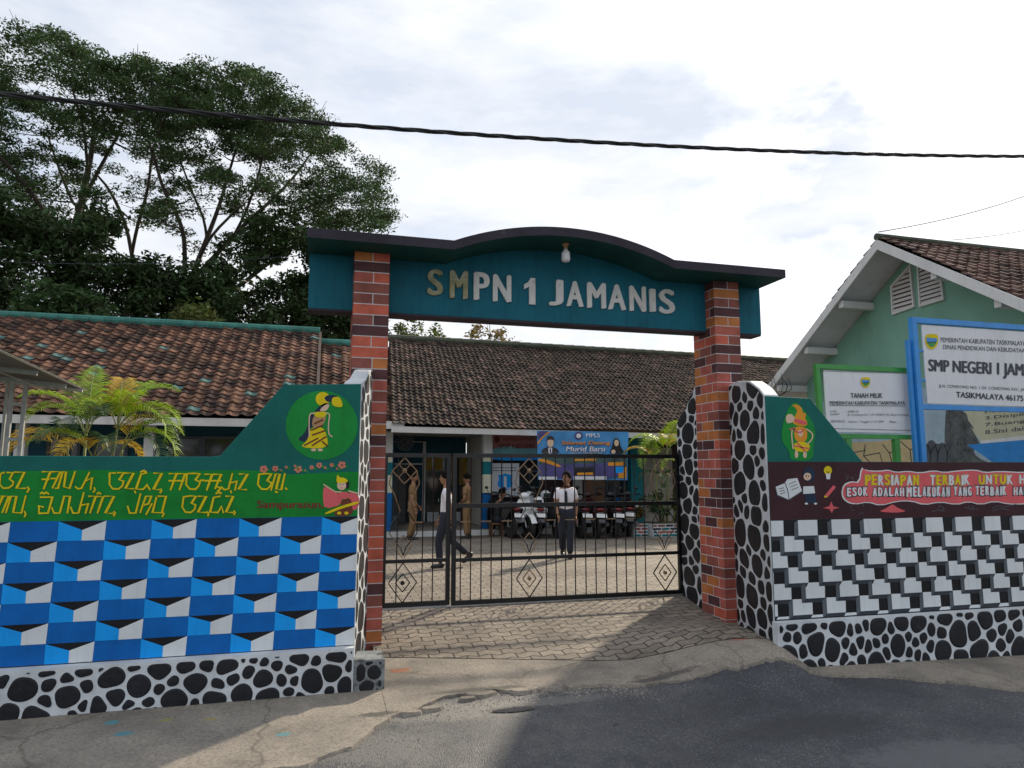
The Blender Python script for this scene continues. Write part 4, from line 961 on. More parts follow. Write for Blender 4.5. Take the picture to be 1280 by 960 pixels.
for a, b in ((212, 252), (254, 296), (118, 160), (60, 100)):
    p, q = atY(a, 545, 18.59), atY(b, 578, 18.59)
    wf = MB(); x0, x1, z0, z1 = p.x, q.x, 1.0, p.z
    for bx_ in ((x0, x0+.07, z0, z1), (x1-.07, x1, z0, z1), (x0+.071, x1-.071, z1-.07, z1), (x0+.071, x1-.071, z0, z0+.07)): wf.box(bx_[0], bx_[1], 18.52, 18.598, bx_[2], bx_[3])
    wo = wf.build('window', M['greym'], lb_)
    MB().box(x0+.071, x1-.071, 18.56, 18.585, z0+.071, z1-.071).build('pane', M['glass'], wo)

# main wing
mw = thing('school_building', 'main school wing with a long weathered brown tile roof over an open porch', 'building', (9, 18.5, 0))
roof_parts(mw, (1.97, 21.5, 5.66), (18.5, 22.9, 5.80), (1.60, 16.35, 2.66), (19.5, 17.5, 2.56), 112, 30, M['tile_b'], amp=.028)
rd_ = MB()
for i in range(42):
    t = i/42; a = Vector((1.95, 21.5, 5.69)).lerp(Vector((18.5, 22.9, 5.83)), t); b = Vector((1.95, 21.5, 5.69)).lerp(Vector((18.5, 22.9, 5.83)), (i+1)/42); rd_.tube([a, b], [.11, .125], 8)
rd_.build('ridge_cap', M['ridge_m'], mw, recalc=False)
fa = MB(); A, B = Vector((1.60, 16.38, 2.66)), Vector((19.5, 17.53, 2.56))
fa.prism([A+Vector((0,0,-.17)), B+Vector((0,0,-.17)), B+Vector((0,0,-.03)), A+Vector((0,0,-.03))], (0, .05, 0)); fa.build('fascia', M['fascia'], mw)
MB().add([A+Vector((0,.06,-.13)), B+Vector((0,.06,-.13)), (19.5,20.5,2.52), (1.60,20.5,2.60)], [(0,1,2,3)]).build('soffit', M['cream'], mw)
MB().box(1.5, 13, 17.25, 22.5, 0, .14).build('porch_floor', M['concrete'], mw, bevel=.01)
MB().box(1.5, 13, 17.235, 17.248, .0, .138).build('porch_step', M['trim'], mw)
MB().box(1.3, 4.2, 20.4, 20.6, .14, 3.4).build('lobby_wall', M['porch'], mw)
MB().box(4.22, 4.40, 18.1, 20.4, .142, 2.55).build('lobby_side_wall', M['cream'], mw)
def at_(px, py, Y): p = atY(px, py, Y); return p.x, p.z
def panel(name, m, px0, px1, py0, py1, Y, d=.04, parent=mw, **k):
    x0, z1 = at_(px0, py0, Y); x1, z0 = at_(px1, py1, Y)
    return MB().box(x0, x1, Y-d, Y, max(z0, k.get('zmin', .142)), z1).build(name, m, parent, bevel=k.get('bevel', 0))
# front room wall, behind the parked scooters
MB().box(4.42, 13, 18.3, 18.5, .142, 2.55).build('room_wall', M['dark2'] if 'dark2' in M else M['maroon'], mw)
def banded_column(px, wpx, Y, bands, par):
    x0, _ = at_(px-wpx/2, 560, Y); x1, _ = at_(px+wpx/2, 560, Y); cm = MB(); z = .142
    for i, (pz, k) in enumerate(bands):
        _, z1 = at_(px, pz, Y); cm.box(x0, x1, Y, Y+(x1-x0), z, z1, k); z = z1+.0005
    return cm.build('column', [M['pblue'], M['pcream'], M['pteal'], M['trim']], par)
banded_column(610, 11, 17.5, [(616,0),(593,1),(577,2),(570,1),(538,3)], mw)
banded_column(486, 10, 17.5, [(616,0),(594,1),(578,2),(571,1),(538,3)], mw)
panel('door', M['dark'], 508, 522, 582, 664, 20.38, .03)
panel('door_leaf', M['zinc'], 492, 506, 582, 664, 20.38, .05)
panel('door_frame', M['trim'], 528.5, 530.5, 552, 664, 20.36, .06)
panel('transom_frame', M['trim'], 492, 528, 551.5, 553, 20.36, .05); panel('transom_rail', M['trim'], 492, 528, 579, 581, 20.36, .05)
panel('glass_partition', M['glass'], 532, 598, 570, 664, 20.39, .02)
for a, b in ((532,540),(543,553),(562,571),(574,586)): panel('curtain', M['curtain'] if 'curtain' in M else M['ochre'], a, b, 571, 606 if a > 560 else 588, 20.35, .02)
panel('stone_skirting', M['stonew'], 534, 548, 640, 660, 20.34, .02); panel('stone_skirting', M['stonew'], 562, 576, 640, 660, 20.34, .02)
panel('side_door', M['dark'], 647, 662, 560, 650, 18.29, .02)
panel('brown_door', M['wood'], 729, 755, 588, 655, 18.29, .05, bevel=.01)
panel('window', M['greym'], 757, 782, 596, 618, 18.29, .05); panel('window', M['greym'], 661, 676, 588, 610, 18.29, .05)
panel('pane', M['glass'], 760, 779, 599, 616, 18.24, .012); panel('pane', M['glass'], 663, 674, 590, 608, 18.24, .012)
panel('wall_dado', M['pblue'], 756, 784, 622, 655, 18.29, .02)
panel('wall_panel', M['cream'], 716, 728, 596, 625, 18.29, .02)
panel('corner_column', M['pteal'], 783, 801, 545, 655, 18.1, .25)
panel('grey_wall', M['concrete'], 802, 842, 560, 655, 18.29, .02)

# ------------------------------------------------------------------ boards and banner
sb_ = thing('school_board', 'red and turquoise school name board under the eave beside the porch column', 'board', (4.9, 17.95, 2.2))
Yb = 17.9
x0, z1 = at_(614, 541, Yb); x1, z0 = at_(676, 575, Yb)
MB().box(x0, x1, Yb, Yb+.05, z0, z1).build('board', M['boardred'] if 'boardred' in M else M['pink'], sb_)
fb = onY(Yb, 6.4, 6.4, 600, 530)
bmx = MB(); blob(bmx, [(92,205),(150,185),(230,172),(300,196),(486,190),(486,292),(92,292)], fb, 0, .003, 1); blob(bmx, [(92,250),(200,262),(330,235),(486,262),(486,292),(92,292)], fb, 1, .005, 1)
blob(bmx, ell(136, 124, 20, 26), fb, 2, .004, 0); text(bmx, 'SMP NEGERI', (148, 196, 435, 160), fb, 2, .007, bold=.02)
text(bmx, 'PEMERINTAH', (190, 132, 420, 112), fb, 2, .005)
bmx.build('board_lettering', [M['bpale'] if 'bpale' in M else M['bluel'], M['bluel'], M['brownp']], sb_, recalc=False)
ib = thing('notice_board', 'white notice board with a blue crest numbered 1 below the red school board', 'board', (4.6, 17.95, 1.4))
x0, z1 = at_(614.5, 579, Yb); x1, z0 = at_(649, 621, Yb)
MB().box(x0, x1, Yb, Yb+.04, z0, z1).build('board', M['signw'], ib)
fb = onY(Yb, 8, 8, 600, 570); bmx = MB()
blob(bmx, [(180,185),(215,190),(252,172),(292,188),(322,182),(316,230),(330,285),(300,328),(250,350),(200,328),(172,285),(190,230)], fb, 0, .003, 1)
text(bmx, '1', (238, 318, 266, 205), fb, 1, .005, bold=.03); stroke(bmx, smooth([(186,318),(252,328),(312,316)]), 8, fb, 1, .005)
for y in (118, 146): 
    for x in range(130, 360, 24): stroke(bmx, [(x, y), (x+14, y)], 7, fb, 2, .004)
bmx.build('crest_painting', [M['bluel'], M['signw'], M['greyd']], ib, recalc=False)
bn = thing('banner', 'blue welcome banner with two portraits hanging from the eave of the main wing', 'banner', (6.2, 16.0, 2))
Yn = 16.15; fb = onY(Yn, 5.333, 5.333, 660, 520)
gxs, gys = 24, 14
BC = {(60,97):0}
bq = MB(); Q = [(60,98),(672,106),(660,428),(66,424)]
def bl(u, v): 
    a = Q[0][0]+(Q[1][0]-Q[0][0])*u, Q[0][1]+(Q[1][1]-Q[0][1])*u; b = Q[3][0]+(Q[2][0]-Q[3][0])*u, Q[3][1]+(Q[2][1]-Q[3][1])*u
    return a[0]+(b[0]-a[0])*v, a[1]+(b[1]-a[1])*v
wave = lambda u, v: .018*math.sin(u*17+v*3)*(.3+v)
bank = lambda uu, vv, h: (lambda p: fb(p[0], p[1], h+wave(uu, vv)))(bl(uu, vv))
for h, mm in ((0, 0), (-.012, 0)):
    bq.add([bank(i/gxs, j/gys, h) for j in range(gys+1) for i in range(gxs+1)], [(j*(gxs+1)+i, j*(gxs+1)+i+1, (j+1)*(gxs+1)+i+1, (j+1)*(gxs+1)+i) for j in range(gys) for i in range(gxs)], 0)
bq.build('cloth', M['bsky'] if 'bsky' in M else M['bluel'], bn, smooth=True, recalc=False)
fw = lambda u, v, h: fb(u, v, h+.022)
bd = MB()
blob(bd, [(70,272),(200,250),(330,262),(430,244),(560,262),(660,252),(656,420),(68,420)], fw, 5, .001, 1)
blob(bd, [(66,300),(300,330),(640,300),(655,420),(70,420)], fw, 6, .003, 1); blob(bd, [(300,402),(520,402),(520,424),(300,424)], fw, 4, .006, 0); blob(bd, [(70,404),(190,404),(190,424),(70,424)], fw, 4, .005, 0)
blob(bd, [(62,100),(140,102),(118,130),(62,166)], fw, 6, .003, 1); blob(bd, [(62,168),(130,104),(152,104),(90,150),(62,196)], fw, 3, .0045, 1)
blob(bd, [(66,285),(120,288),(220,330),(210,345),(110,310),(66,300)], fw, 3, .006, 1)
blob(bd, [(530,310),(640,305),(638,330),(530,332)], fw, 3, .006, 0); blob(bd, [(600,345),(655,340),(652,415),(600,415)], fw, 3, .006, 0); blob(bd, [(580,340),(634,336),(632,378),(582,380)], fw, 0, .008, 0)
blob(bd, [(310,340),(445,335),(445,392),(310,396)], fw, 1, .005, 0); blob(bd, [(325,378),(430,376),(430,392),(325,394)], fw, 3, .007, 0); blob(bd, [(305,286),(450,284),(450,298),(305,300)], fw, 3, .007, 0)
# suited man and veiled woman
for pts, k, h in [([(82,252),(96,218),(130,206),(165,206),(198,222),(208,252)],1,.005), ([(132,208),(146,215),(160,208),(156,252),(134,252)],4,.0065), ([(143,215),(150,215),(152,250),(142,250)],6,.008), (ell(147,178,21,31),2,.0075), ([(122,172),(124,140),(147,130),(170,140),(172,174),(164,158),(130,158)],1,.009),
   ([(536,252),(556,214),(566,160),(586,144),(608,160),(614,205),(630,225),(634,252)],1,.005), (ell(587,180,15,22),2,.0075), (ell(566,238,14,14),2,.0085)]: blob(bd, pts, fw, k, h, 0 if len(pts) > 20 else 1)
blob(bd, ell(335,132,28,26), fw, 6, .004, 0); blob(bd, ell(335,132,16,15), fw, 4, .006, 0)
text(bd, 'MPLS', (384,142,476,116), fw, 4, .006, bold=.03)
for s, b, k in (('Selamat Datang', (220,198,548,166), 3), ('Murid Baru', (250,236,512,204), 4)):
    text(bd, s, (b[0]+3, b[1]+4, b[2]+3, b[3]+4), fw, 6, .006, bold=.05, shear=.15); text(bd, s, b, fw, k, .0085, bold=.03, shear=.15)
text(bd, 'TAHUN PELAJARAN', (270,252,490,242), fw, 4, .007)
bd.build('banner_print', [M['bluel'], M['sblack'], M['skinp'], M['orange'], M['signw'], M['bmid'] if 'bmid' in M else M['blued'], M['violet'] if 'violet' in M else M['navy']], bn, recalc=False)

# ================================================================== GABLED CLASSROOM BLOCK AT RIGHT
gb_ = thing('classroom_block', 'pale green gabled classroom block with louvred vents and white verge boards', 'building', (13, 10.2, 0))
VX, WX, GC, AZ, EZ2, HW = 9.8, 10.6, 10.17, 5.74, 3.28, 3.62
def gp_(x, s, z): return Vector((x, GC+s*HW, z))
for s, nm in ((-1, 'near'), (1, 'far')):
    a, b, c, d = (gp_(VX,0,AZ+.12), gp_(24,0,AZ+.12), gp_(VX,s*1.0,EZ2+.12), gp_(24,s*1.0,EZ2+.12))
    mb, _ = tile_roof(a, b, c, d, 62, 20, .03); mb.build('roof', M['tile_c'], gb_, recalc=False)
    # boarded soffit under the overhang
    so_ = MB(); e0, e1 = gp_(VX+.04,0,AZ), gp_(VX+.04,s*.995,EZ2); f0, f1 = gp_(24,0,AZ), gp_(24,s*.995,EZ2)
    so_.add([e0, e1, f1, f0], [(0,1,2,3)]); so_.build('soffit', M['soffit'] if 'soffit' in M else M['cream'], gb_, recalc=False)
    vb = MB(); dn = Vector((0,0,-.10)); up = Vector((0,0,.085))
    vb.prism([gp_(VX,0,AZ)+up, gp_(VX,s*1.01,EZ2)+up, gp_(VX,s*1.01,EZ2)+dn, gp_(VX,0,AZ)+dn], (-.035,0,0)); vb.build('verge_board', M['trim'], gb_)
    for k in (.30, .60, .88):
        q = gp_(VX+.04, s*k, AZ+(EZ2-AZ)*k-.10); MB().box(q.x, WX-.002, q.y-.06, q.y+.06, q.z-.11, q.z+.03).build('bracket', M['trim'], gb_, bevel=.01)
rdg = MB(); rdg.tube([(VX-.03, GC, AZ+.14), (24, GC, AZ+.14)], .07, 8); rdg.build('ridge_cap', M['ridge_m'], gb_)
gw = MB(); gw.prism([(WX, GC-HW+.45, -.3), (WX, GC+HW-.45, -.3), (WX, GC+HW-.45, EZ2+.28), (WX, GC, AZ-.03), (WX, GC-HW+.45, EZ2+.28)], (.2, 0, 0)); gw.build('gable_wall', M['greenb'], gb_)
for nm, pts in (('vent', [(1115,358),(1140,330),(1145,384),(1117,394)]), ('vent', [(1148,331),(1178,340),(1182,375),(1151,384)])):
    Q = [atX(x, y, WX) for x, y in pts]; ctr = sum(Q, Vector())/4
    fm = MB()
    for i in range(4):
        a, b = Q[i], Q[(i+1) % 4]; ai, bi = a+(ctr-a)*.13, b+(ctr-b)*.13
        fm.prism([a, b, bi, ai], (-.05, 0, 0))
    vo = fm.build('vent', M['trim'], gb_)
    lv = MB(); inn = [(q+(ctr-q)*.13) for q in Q]; zs0, zs1 = min(q.z for q in inn), max(q.z for q in inn); nS = 9
    lv.add([q+Vector((-.004,0,0)) for q in inn], [(0,1,2,3)], 1)
    def span(z):
        ysx = []
        for i in range(4):
            a, b = inn[i], inn[(i+1) % 4]
            if (a.z-z)*(b.z-z) <= 0 and abs(a.z-b.z) > 1e-6: ysx.append(a.y+(b.y-a.y)*(z-a.z)/(b.z-a.z))
        return (min(ysx), max(ysx)) if len(ysx) > 1 else None
    for k in range(nS):
        z = zs0+(zs1-zs0)*(k+.35)/nS; sp_ = span(z)
        if sp_ and sp_[1]-sp_[0] > .03: lv.add([(WX-.045,sp_[0],z-.035),(WX-.045,sp_[1],z-.035),(WX-.008,sp_[1],z+.03),(WX-.008,sp_[0],z+.03)], [(0,1,2,3)], 0)
    lv.build('louvres', [M['trim'], M['wood']], vo, recalc=False)
M['treegrey'] = wallp('grey tree painting', (.11,.12,.12), var=.45, scale=7)
# paintings along the foot of the gable wall
fX = lambda u, v, h: (lambda p: p-Vector((h,0,0)))(atX(u, v, WX))
mu = MB()
z_top = atX(1010, 491, WX).z
def bandX(y0, y1, z0, z1, k, h): mu.add([(WX-h,y0,z0),(WX-h,y1,z0),(WX-h,y1,z1),(WX-h,y0,z1)], [(0,1,2,3)], k)
bandX(GC-HW+.46, GC+HW-.46, -.2, z_top-.25, 0, .004)
blob(mu, [(1035,556),(1060,553),(1095,552),(1130,548),(1152,541),(1156,620),(1035,620)], fX, 1, .007, 0)
for s in [[(1056,556),(1066,566),(1062,580)],[(1066,566),(1082,563)],[(1082,556),(1080,570),(1090,580)],[(1080,570),(1100,566),(1104,580)],[(1104,556),(1112,566),(1126,562)],[(1126,552),(1138,562),(1150,558)],[(1112,566),(1116,580)],[(1138,562),(1140,580)]]: stroke(mu, s, 1.1, fX, 4, .009)
blob(mu, [(1155,620),(1155,560),(1164,548),(1172,556),(1180,552),(1190,566),(1192,620)], fX, 3, .007, 1)
blob(mu, [(1181,514),(1188,512),(1208,514),(1212,530),(1222,548),(1226,556),(1216,562),(1222,572),(1240,580),(1245,620),(1182,620)], fX, 7, .009, 1)
for _ in range(26):
    x, y = random.uniform(1186,1224), random.uniform(535,575); stroke(mu, [(x,y),(x+random.uniform(-5,5),y-random.uniform(3,8))], 1.6, fX, 3, .012)
for x in (1163, 1172, 1184): stroke(mu, smooth([(x,577),(x+1,566),(x-3,556)]), 1.5, fX, 4, .011); stroke(mu, [(x,567),(x+5,558)], 1.2, fX, 4, .011)
blob(mu, [(1205,508),(1420,470),(1420,560),(1228,553),(1216,540)], fX, 2, .007, 0)
blob(mu, [(1226,551),(1420,528),(1420,570),(1228,556)], fX, 5, .0085, 0)
blob(mu, [(1209,556),(1420,538),(1420,600),(1240,577),(1228,568)], fX, 6, .010, 0)
for i, s in enumerate(['1.Hemat air', '2.Disiplin', '3.Buanglah sampah', '4.Sisi dalam']):
    pass
for i, s in enumerate(['1.Hemat Listrik', '3.Disiplin bersih', '7.Buanglah jauh', '8.Sisi dalam lurus']):
    y = 513+i*8.6; a = [(1232, y+4), (1330, y-6)]
    fT = lambda u, v, h, a=a: fX(a[0][0]+u*98, a[0][1]+(a[1][1]-a[0][1])*u-v*5.2, h)
    text(mu, s, (0, 0, 1, 1), fT, 3, .013)
mu.build('wall_painting', [M['murals'], M['sand'] if 'sand' in M else M['pcream'], M['paper'] if 'paper' in M else M['pcream'], M['greym'], M['greyd'], M['white'], M['bluem'], M['treegrey']], gb_, recalc=False)

# ================================================================== SIGNS ON FRAMES
def crest(mb, cx, cy, w_, h_, fn, hh, ks):
    blob(mb, [(cx-w_,cy-h_),(cx,cy-h_*1.12),(cx+w_,cy-h_),(cx+w_*.95,cy+h_*.35),(cx,cy+h_*1.1),(cx-w_*.95,cy+h_*.35)], fn, ks[0], hh, 1)
    blob(mb, [(cx-w_*.78,cy-h_*.55),(cx+w_*.78,cy-h_*.55),(cx+w_*.72,cy+h_*.2),(cx,cy+h_*.8),(cx-w_*.72,cy+h_*.2)], fn, ks[1], hh+.0015, 1)
    blob(mb, [(cx-w_*.8,cy-h_*.75),(cx-w_*.2,cy-h_*.5),(cx+w_*.8,cy-h_*.55),(cx+w_*.8,cy-h_*.05),(cx-w_*.8,cy+h_*.05)], fn, ks[2], hh+.003, 1)
    stroke(mb, [(cx-w_*.6,cy+h_*.02),(cx+w_*.6,cy-h_*.05)], h_*.12, fn, ks[3], hh+.0045)
GS_ = thing('land_sign', 'white land ownership sign in a green metal frame behind the right wall', 'sign', (6.45, 7, 0))
x0, x1, z0, z1 = 5.74, 7.14, 2.01, 2.845
fm = MB(); bar(fm, (x0,7,z0+.028), (x0-.02,7,z1-.028), .055, .05); bar(fm, (x1,7,z0+.028), (x1,7,z1-.028), .055, .05); bar(fm, (x0-.05,7,z1), (x1+.03,7,z1), .055); bar(fm, (x0-.03,7,z0), (x1+.03,7,z0), .055)
for px in (1060, 1120): p = atY(px, 560, 7); fm.box(p.x-.035, p.x+.035, 6.97, 7.03, -.3, z0-.03)
fm.build('sign_frame', M['greenm'], GS_)
MB().box(x0+.06, x1-.05, 6.975, 6.99, z0+.05, z1-.05).build('sign_sheet', M['signw'], GS_)
fs_ = onY(6.97, 4.364, 4.364, 1000, 380); tx = MB()
ce = MB(); crest(ce, 357, 430, 26, 28, fs_, .004, (3, 2, 1, 0)); ce.build('crest_emblem', [M['signtx'], M['bluem'], M['greenm'], M['yellow']], GS_, recalc=False)
def gs_line(s_, b_, k=.0):
    q_ = MB(); text(q_, s_, b_, fs_, 0, .004, bold=k); q_.build('sign_lettering', M['signtx'], GS_, recalc=False)
for s_, b_, k in (('TANAH MILIK', (275,512,450,486), .02), ('PEMERINTAH KABUPATEN TASIKMALAYA', (162,549,572,530), .02), ('LUAS', (164,590,198,580), 0), ('ALAMAT', (164,606,216,596), 0), (': 6.800 m2', (254,592,318,580), 0), (': Jl. Condong No. 1 RT 09/RW 02, Desa Condong', (254,612,594,598), 0), ('SERTIFIKAT', (166,646,246,634), 0), ('Nomor : Tanggal 17-12-1999', (264,650,454,636), 0), ('No', (490,648,524,636), 0)): gs_line(s_, b_, k)
stroke(tx, [(162,553),(574,556)], 2.5, fs_, 0, .004)
tx.build('ruled_line', M['signtx'], GS_, recalc=False); tx = MB()
pts = [(118,366),(584,378),(616,690),(142,678)]; stroke(tx, pts+[pts[0]], 2, fs_, 0, .004); tx.build('border_line', M['signtx'], GS_, recalc=False)
BS_ = thing('school_sign', 'large white school name sign in a blue tubular frame at the right edge', 'sign', (8.2, 6.85, 0))
x0, x1, z0, z1, Ys = 7.05, 10.2, 2.375, 3.455, 6.86
fm = MB(); bar(fm, (x0,Ys,-.3), (x0,Ys,z1-.035), .07); bar(fm, (x1,Ys,-.3), (x1,Ys,z1-.035), .07); bar(fm, (x0-.035,Ys-.001,z1), (x1+.035,Ys-.001,z1), .068); bar(fm, (x0+.036,Ys,z0), (x1-.036,Ys,z0), .06)
bar(fm, (x0-.075,Ys+.02,-.3), (x0-.075,Ys+.02,z1-.25), .045)
for z in (z1-.38, z1-.75): bar(fm, (x0+.03,Ys,z), (x0+.13,Ys,z), .03)
fm.build('sign_frame', M['bluem'], BS_)
MB().box(x0+.12, x1-.08, Ys-.02, Ys-.005, z0+.045, z1-.055).build('sign_sheet', M['signw'], BS_)
fs_ = onY(Ys-.022, 4.8, 4.8, 1130, 390); tx = MB()
crest(tx, 165, 182, 40, 46, fs_, .003, (3, 2, 1, 0))
W1 = lambda s, x0_, x1_, y0_, y1_, sl, n, nn, **k: None
def line(s, n_seen, x0_, x1_, yb, cap, slope, k=0, bold=0, **kw):
    """a line of lettering that goes on past the picture's edge; n_seen letters span x0_..x1_"""
    vs, _ = text_geo(s, **kw); full = max(p[0] for p in vs); v2, _ = text_geo(s[:n_seen], **kw); part = max(p[0] for p in v2)
    wd = (x1_-x0_)*full/part
    fn = lambda u, v, h: fs_(u, v+slope*(u-x0_), h)
    q_ = MB(); text(q_, s, (x0_, yb, x0_+wd, yb-cap), fn, k, .003, bold=bold, **kw); q_.build('sign_lettering', M['signtx'], BS_, recalc=False)
line('PEMERINTAH KABUPATEN TASIKMALAYA', 31, 220, 712, 180, 28, .045)
line('DINAS PENDIDIKAN DAN KEBUDAYAAN', 29, 234, 706, 222, 26, .045)
line('SMP NEGERI 1 JAMANIS', 16, 145, 718, 376, 92, .05, bold=.035)
line('JLN. CONDONG NO. 1 DS. CONDONG KEC. JAMANIS', 37, 208, 704, 456, 22, .045)
line('TASIKMALAYA 46175', 17, 312, 716, 512, 34, .06, bold=.03)
tx.build('crest_emblem', [M['signtx'], M['bluem'], M['greenm'], M['yellow']], BS_, recalc=False)

# ================================================================== CANOPY AT LEFT
cn = thing('carport', 'grey sheet metal carport roof on a lattice steel post behind the left wall', 'carport', (-3.6, 9, 0))
cR = atY(105, 486, 10.8); cN = atX(0, 437, cR.x)
rim = (cN-cR).normalized(); near = cR+rim*((cN-cR).length+1.6)
dL = Vector((-1, 0, .10)).normalized(); LX = 3.2; rs = MB(); nC = 44
for i in range(nC+1):
    q = cR.lerp(near, i/nC); zz = .014*(i % 2)
    for k_, off in ((0, 0), (LX, 0), (0, -.01), (LX, -.01)): e_ = q+dL*k_; rs.v.append((e_.x, e_.y, e_.z+zz+off))
for i in range(nC):
    a = i*4; rs.f += [(a, a+1, a+5, a+4), (a+2, a+6, a+7, a+3)]
rs.m = [0]*len(rs.f); rs.build('roof_sheet', M['zinc'], cn, recalc=False)
ff = MB(); bar(ff, cR+Vector((.02,0,-.02)), near+Vector((.02,0,-.02)), .05, .035); bar(ff, cR+Vector((-.02,.02,-.02)), cR+dL*LX+Vector((0,.02,-.02)), .05, .03); ff.build('edge_trim', M['trim'], cn)
rf_ = MB()
for t_ in (.12, .35, .6, .85): q = cR.lerp(near, t_); bar(rf_, q+dL*.06+Vector((0,0,-.05)), q+dL*LX+Vector((0,0,-.05)), .05, .04)
for k_ in (.45, 1.2, 2.2): bar(rf_, cR+dL*k_+Vector((0,-.05,-.085)), near+dL*k_+Vector((0,0,-.085)), .03, .04)
rf_.build('rafters', M['steel'], cn)
PYc = 10.3
po = MB(); pxs = atY(10, 520, PYc).x, atY(27, 520, PYc).x
for x in pxs: bar(po, (x,PYc,0), (x+.02,PYc,2.72), .045, .045)
for z in (.3, .7, 1.1, 1.5, 2.0, 2.45): bar(po, (pxs[0]+.02,PYc,z), (pxs[1]-.0,PYc,z), .04, .03)
bar(po, (pxs[0]-.25,10.42,0), (pxs[0]-.22,10.42,2.8), .05); bar(po, (pxs[0]-.10,10.42,0), (pxs[0]-.08,10.42,2.76), .03)
po.build('lattice_post', M['steel'], cn)

# loose cable ends hooked at the gable eave
cc = MB(); rd = random.Random(4)
for k in range(3):
    pts = [(962+6*k,470),(968+5*k,482),(960+8*k,492),(975+3*k,494),(984+2*k,484),(976+4*k,474)]
    pts = smooth([(a+rd.uniform(-4,4), b+rd.uniform(-4,4)) for a, b in pts], 2)
    cc.tube([atX(a, b, VX-.06-.03*k) for a, b in pts], .007, 5)
tag(cc.build('loose_cable', M['cable'], recalc=False), 'tangle of loose black cable hooked under the left eave of the green gable', 'cable')

# ================================================================== TREES
def leaf_cloud(C, n_per, rx, rz, L0, L1, wr=.42, seed=0, flat=.55):
    """leaf blades scattered through flattened clumps centred on C (n x 3)"""
    g = np.random.default_rng(seed); C = np.asarray(C, float)
    rxx = np.asarray(rx, float)*np.ones(len(C)); rzz = np.asarray(rz, float)*np.ones(len(C))
    k = len(C)*n_per; idx = np.repeat(np.arange(len(C)), n_per)
    d = g.normal(size=(k, 3)); d /= np.linalg.norm(d, axis=1)[:, None]; d *= (g.random((k, 1))**.45)
    P = C[idx]+d*np.stack([rxx[idx], rxx[idx], rzz[idx]], 1)
    a = g.normal(size=(k, 3)); a[:, 2] = a[:, 2]*flat-.25; a /= np.linalg.norm(a, axis=1)[:, None]
    b = np.cross(a, g.normal(size=(k, 3))*np.array([.6, .6, 1.0])+np.array([0, 0, .6])); b /= np.linalg.norm(b, axis=1)[:, None]
    Ln = L0+(L1-L0)*g.random((k, 1))**1.6*1.35; a = a*Ln; b = b*Ln*wr*.5
    V = np.stack([P-a*.5, P-a*.05+b, P+a*.5, P-a*.05-b], 1).reshape(-1, 3)
    Fc = np.arange(k*4).reshape(-1, 4)
    return V, Fc
def np_mesh(name, V, Fc, m, parent, smooth=False):
    off = Vector((0,0,0)); p = parent
    while p is not None: off += p.location; p = p.parent
    me = bpy.data.meshes.new(name); V = V-np.array(off)
    me.vertices.add(len(V)); me.vertices.foreach_set('co', V.astype(np.float32).ravel())
    me.loops.add(Fc.size); me.loops.foreach_set('vertex_index', Fc.astype(np.int32).ravel())
    me.polygons.add(len(Fc)); me.polygons.foreach_set('loop_start', np.arange(0, Fc.size, 4, dtype=np.int32)); me.polygons.foreach_set('loop_total', np.full(len(Fc), 4, np.int32))
    me.update(calc_edges=True); me.validate(); me.materials.append(m)
    o = bpy.data.objects.new(name, me); COL.objects.link(o); o.parent = parent; return o
def inside(x, y, poly):
    c = False; n = len(poly)
    for i in range(n):
        (a, b), (p, q) = poly[i], poly[i-1]
        if (b > y) != (q > y) and x < (p-a)*(y-b)/(q-b)+a: c = not c
    return c
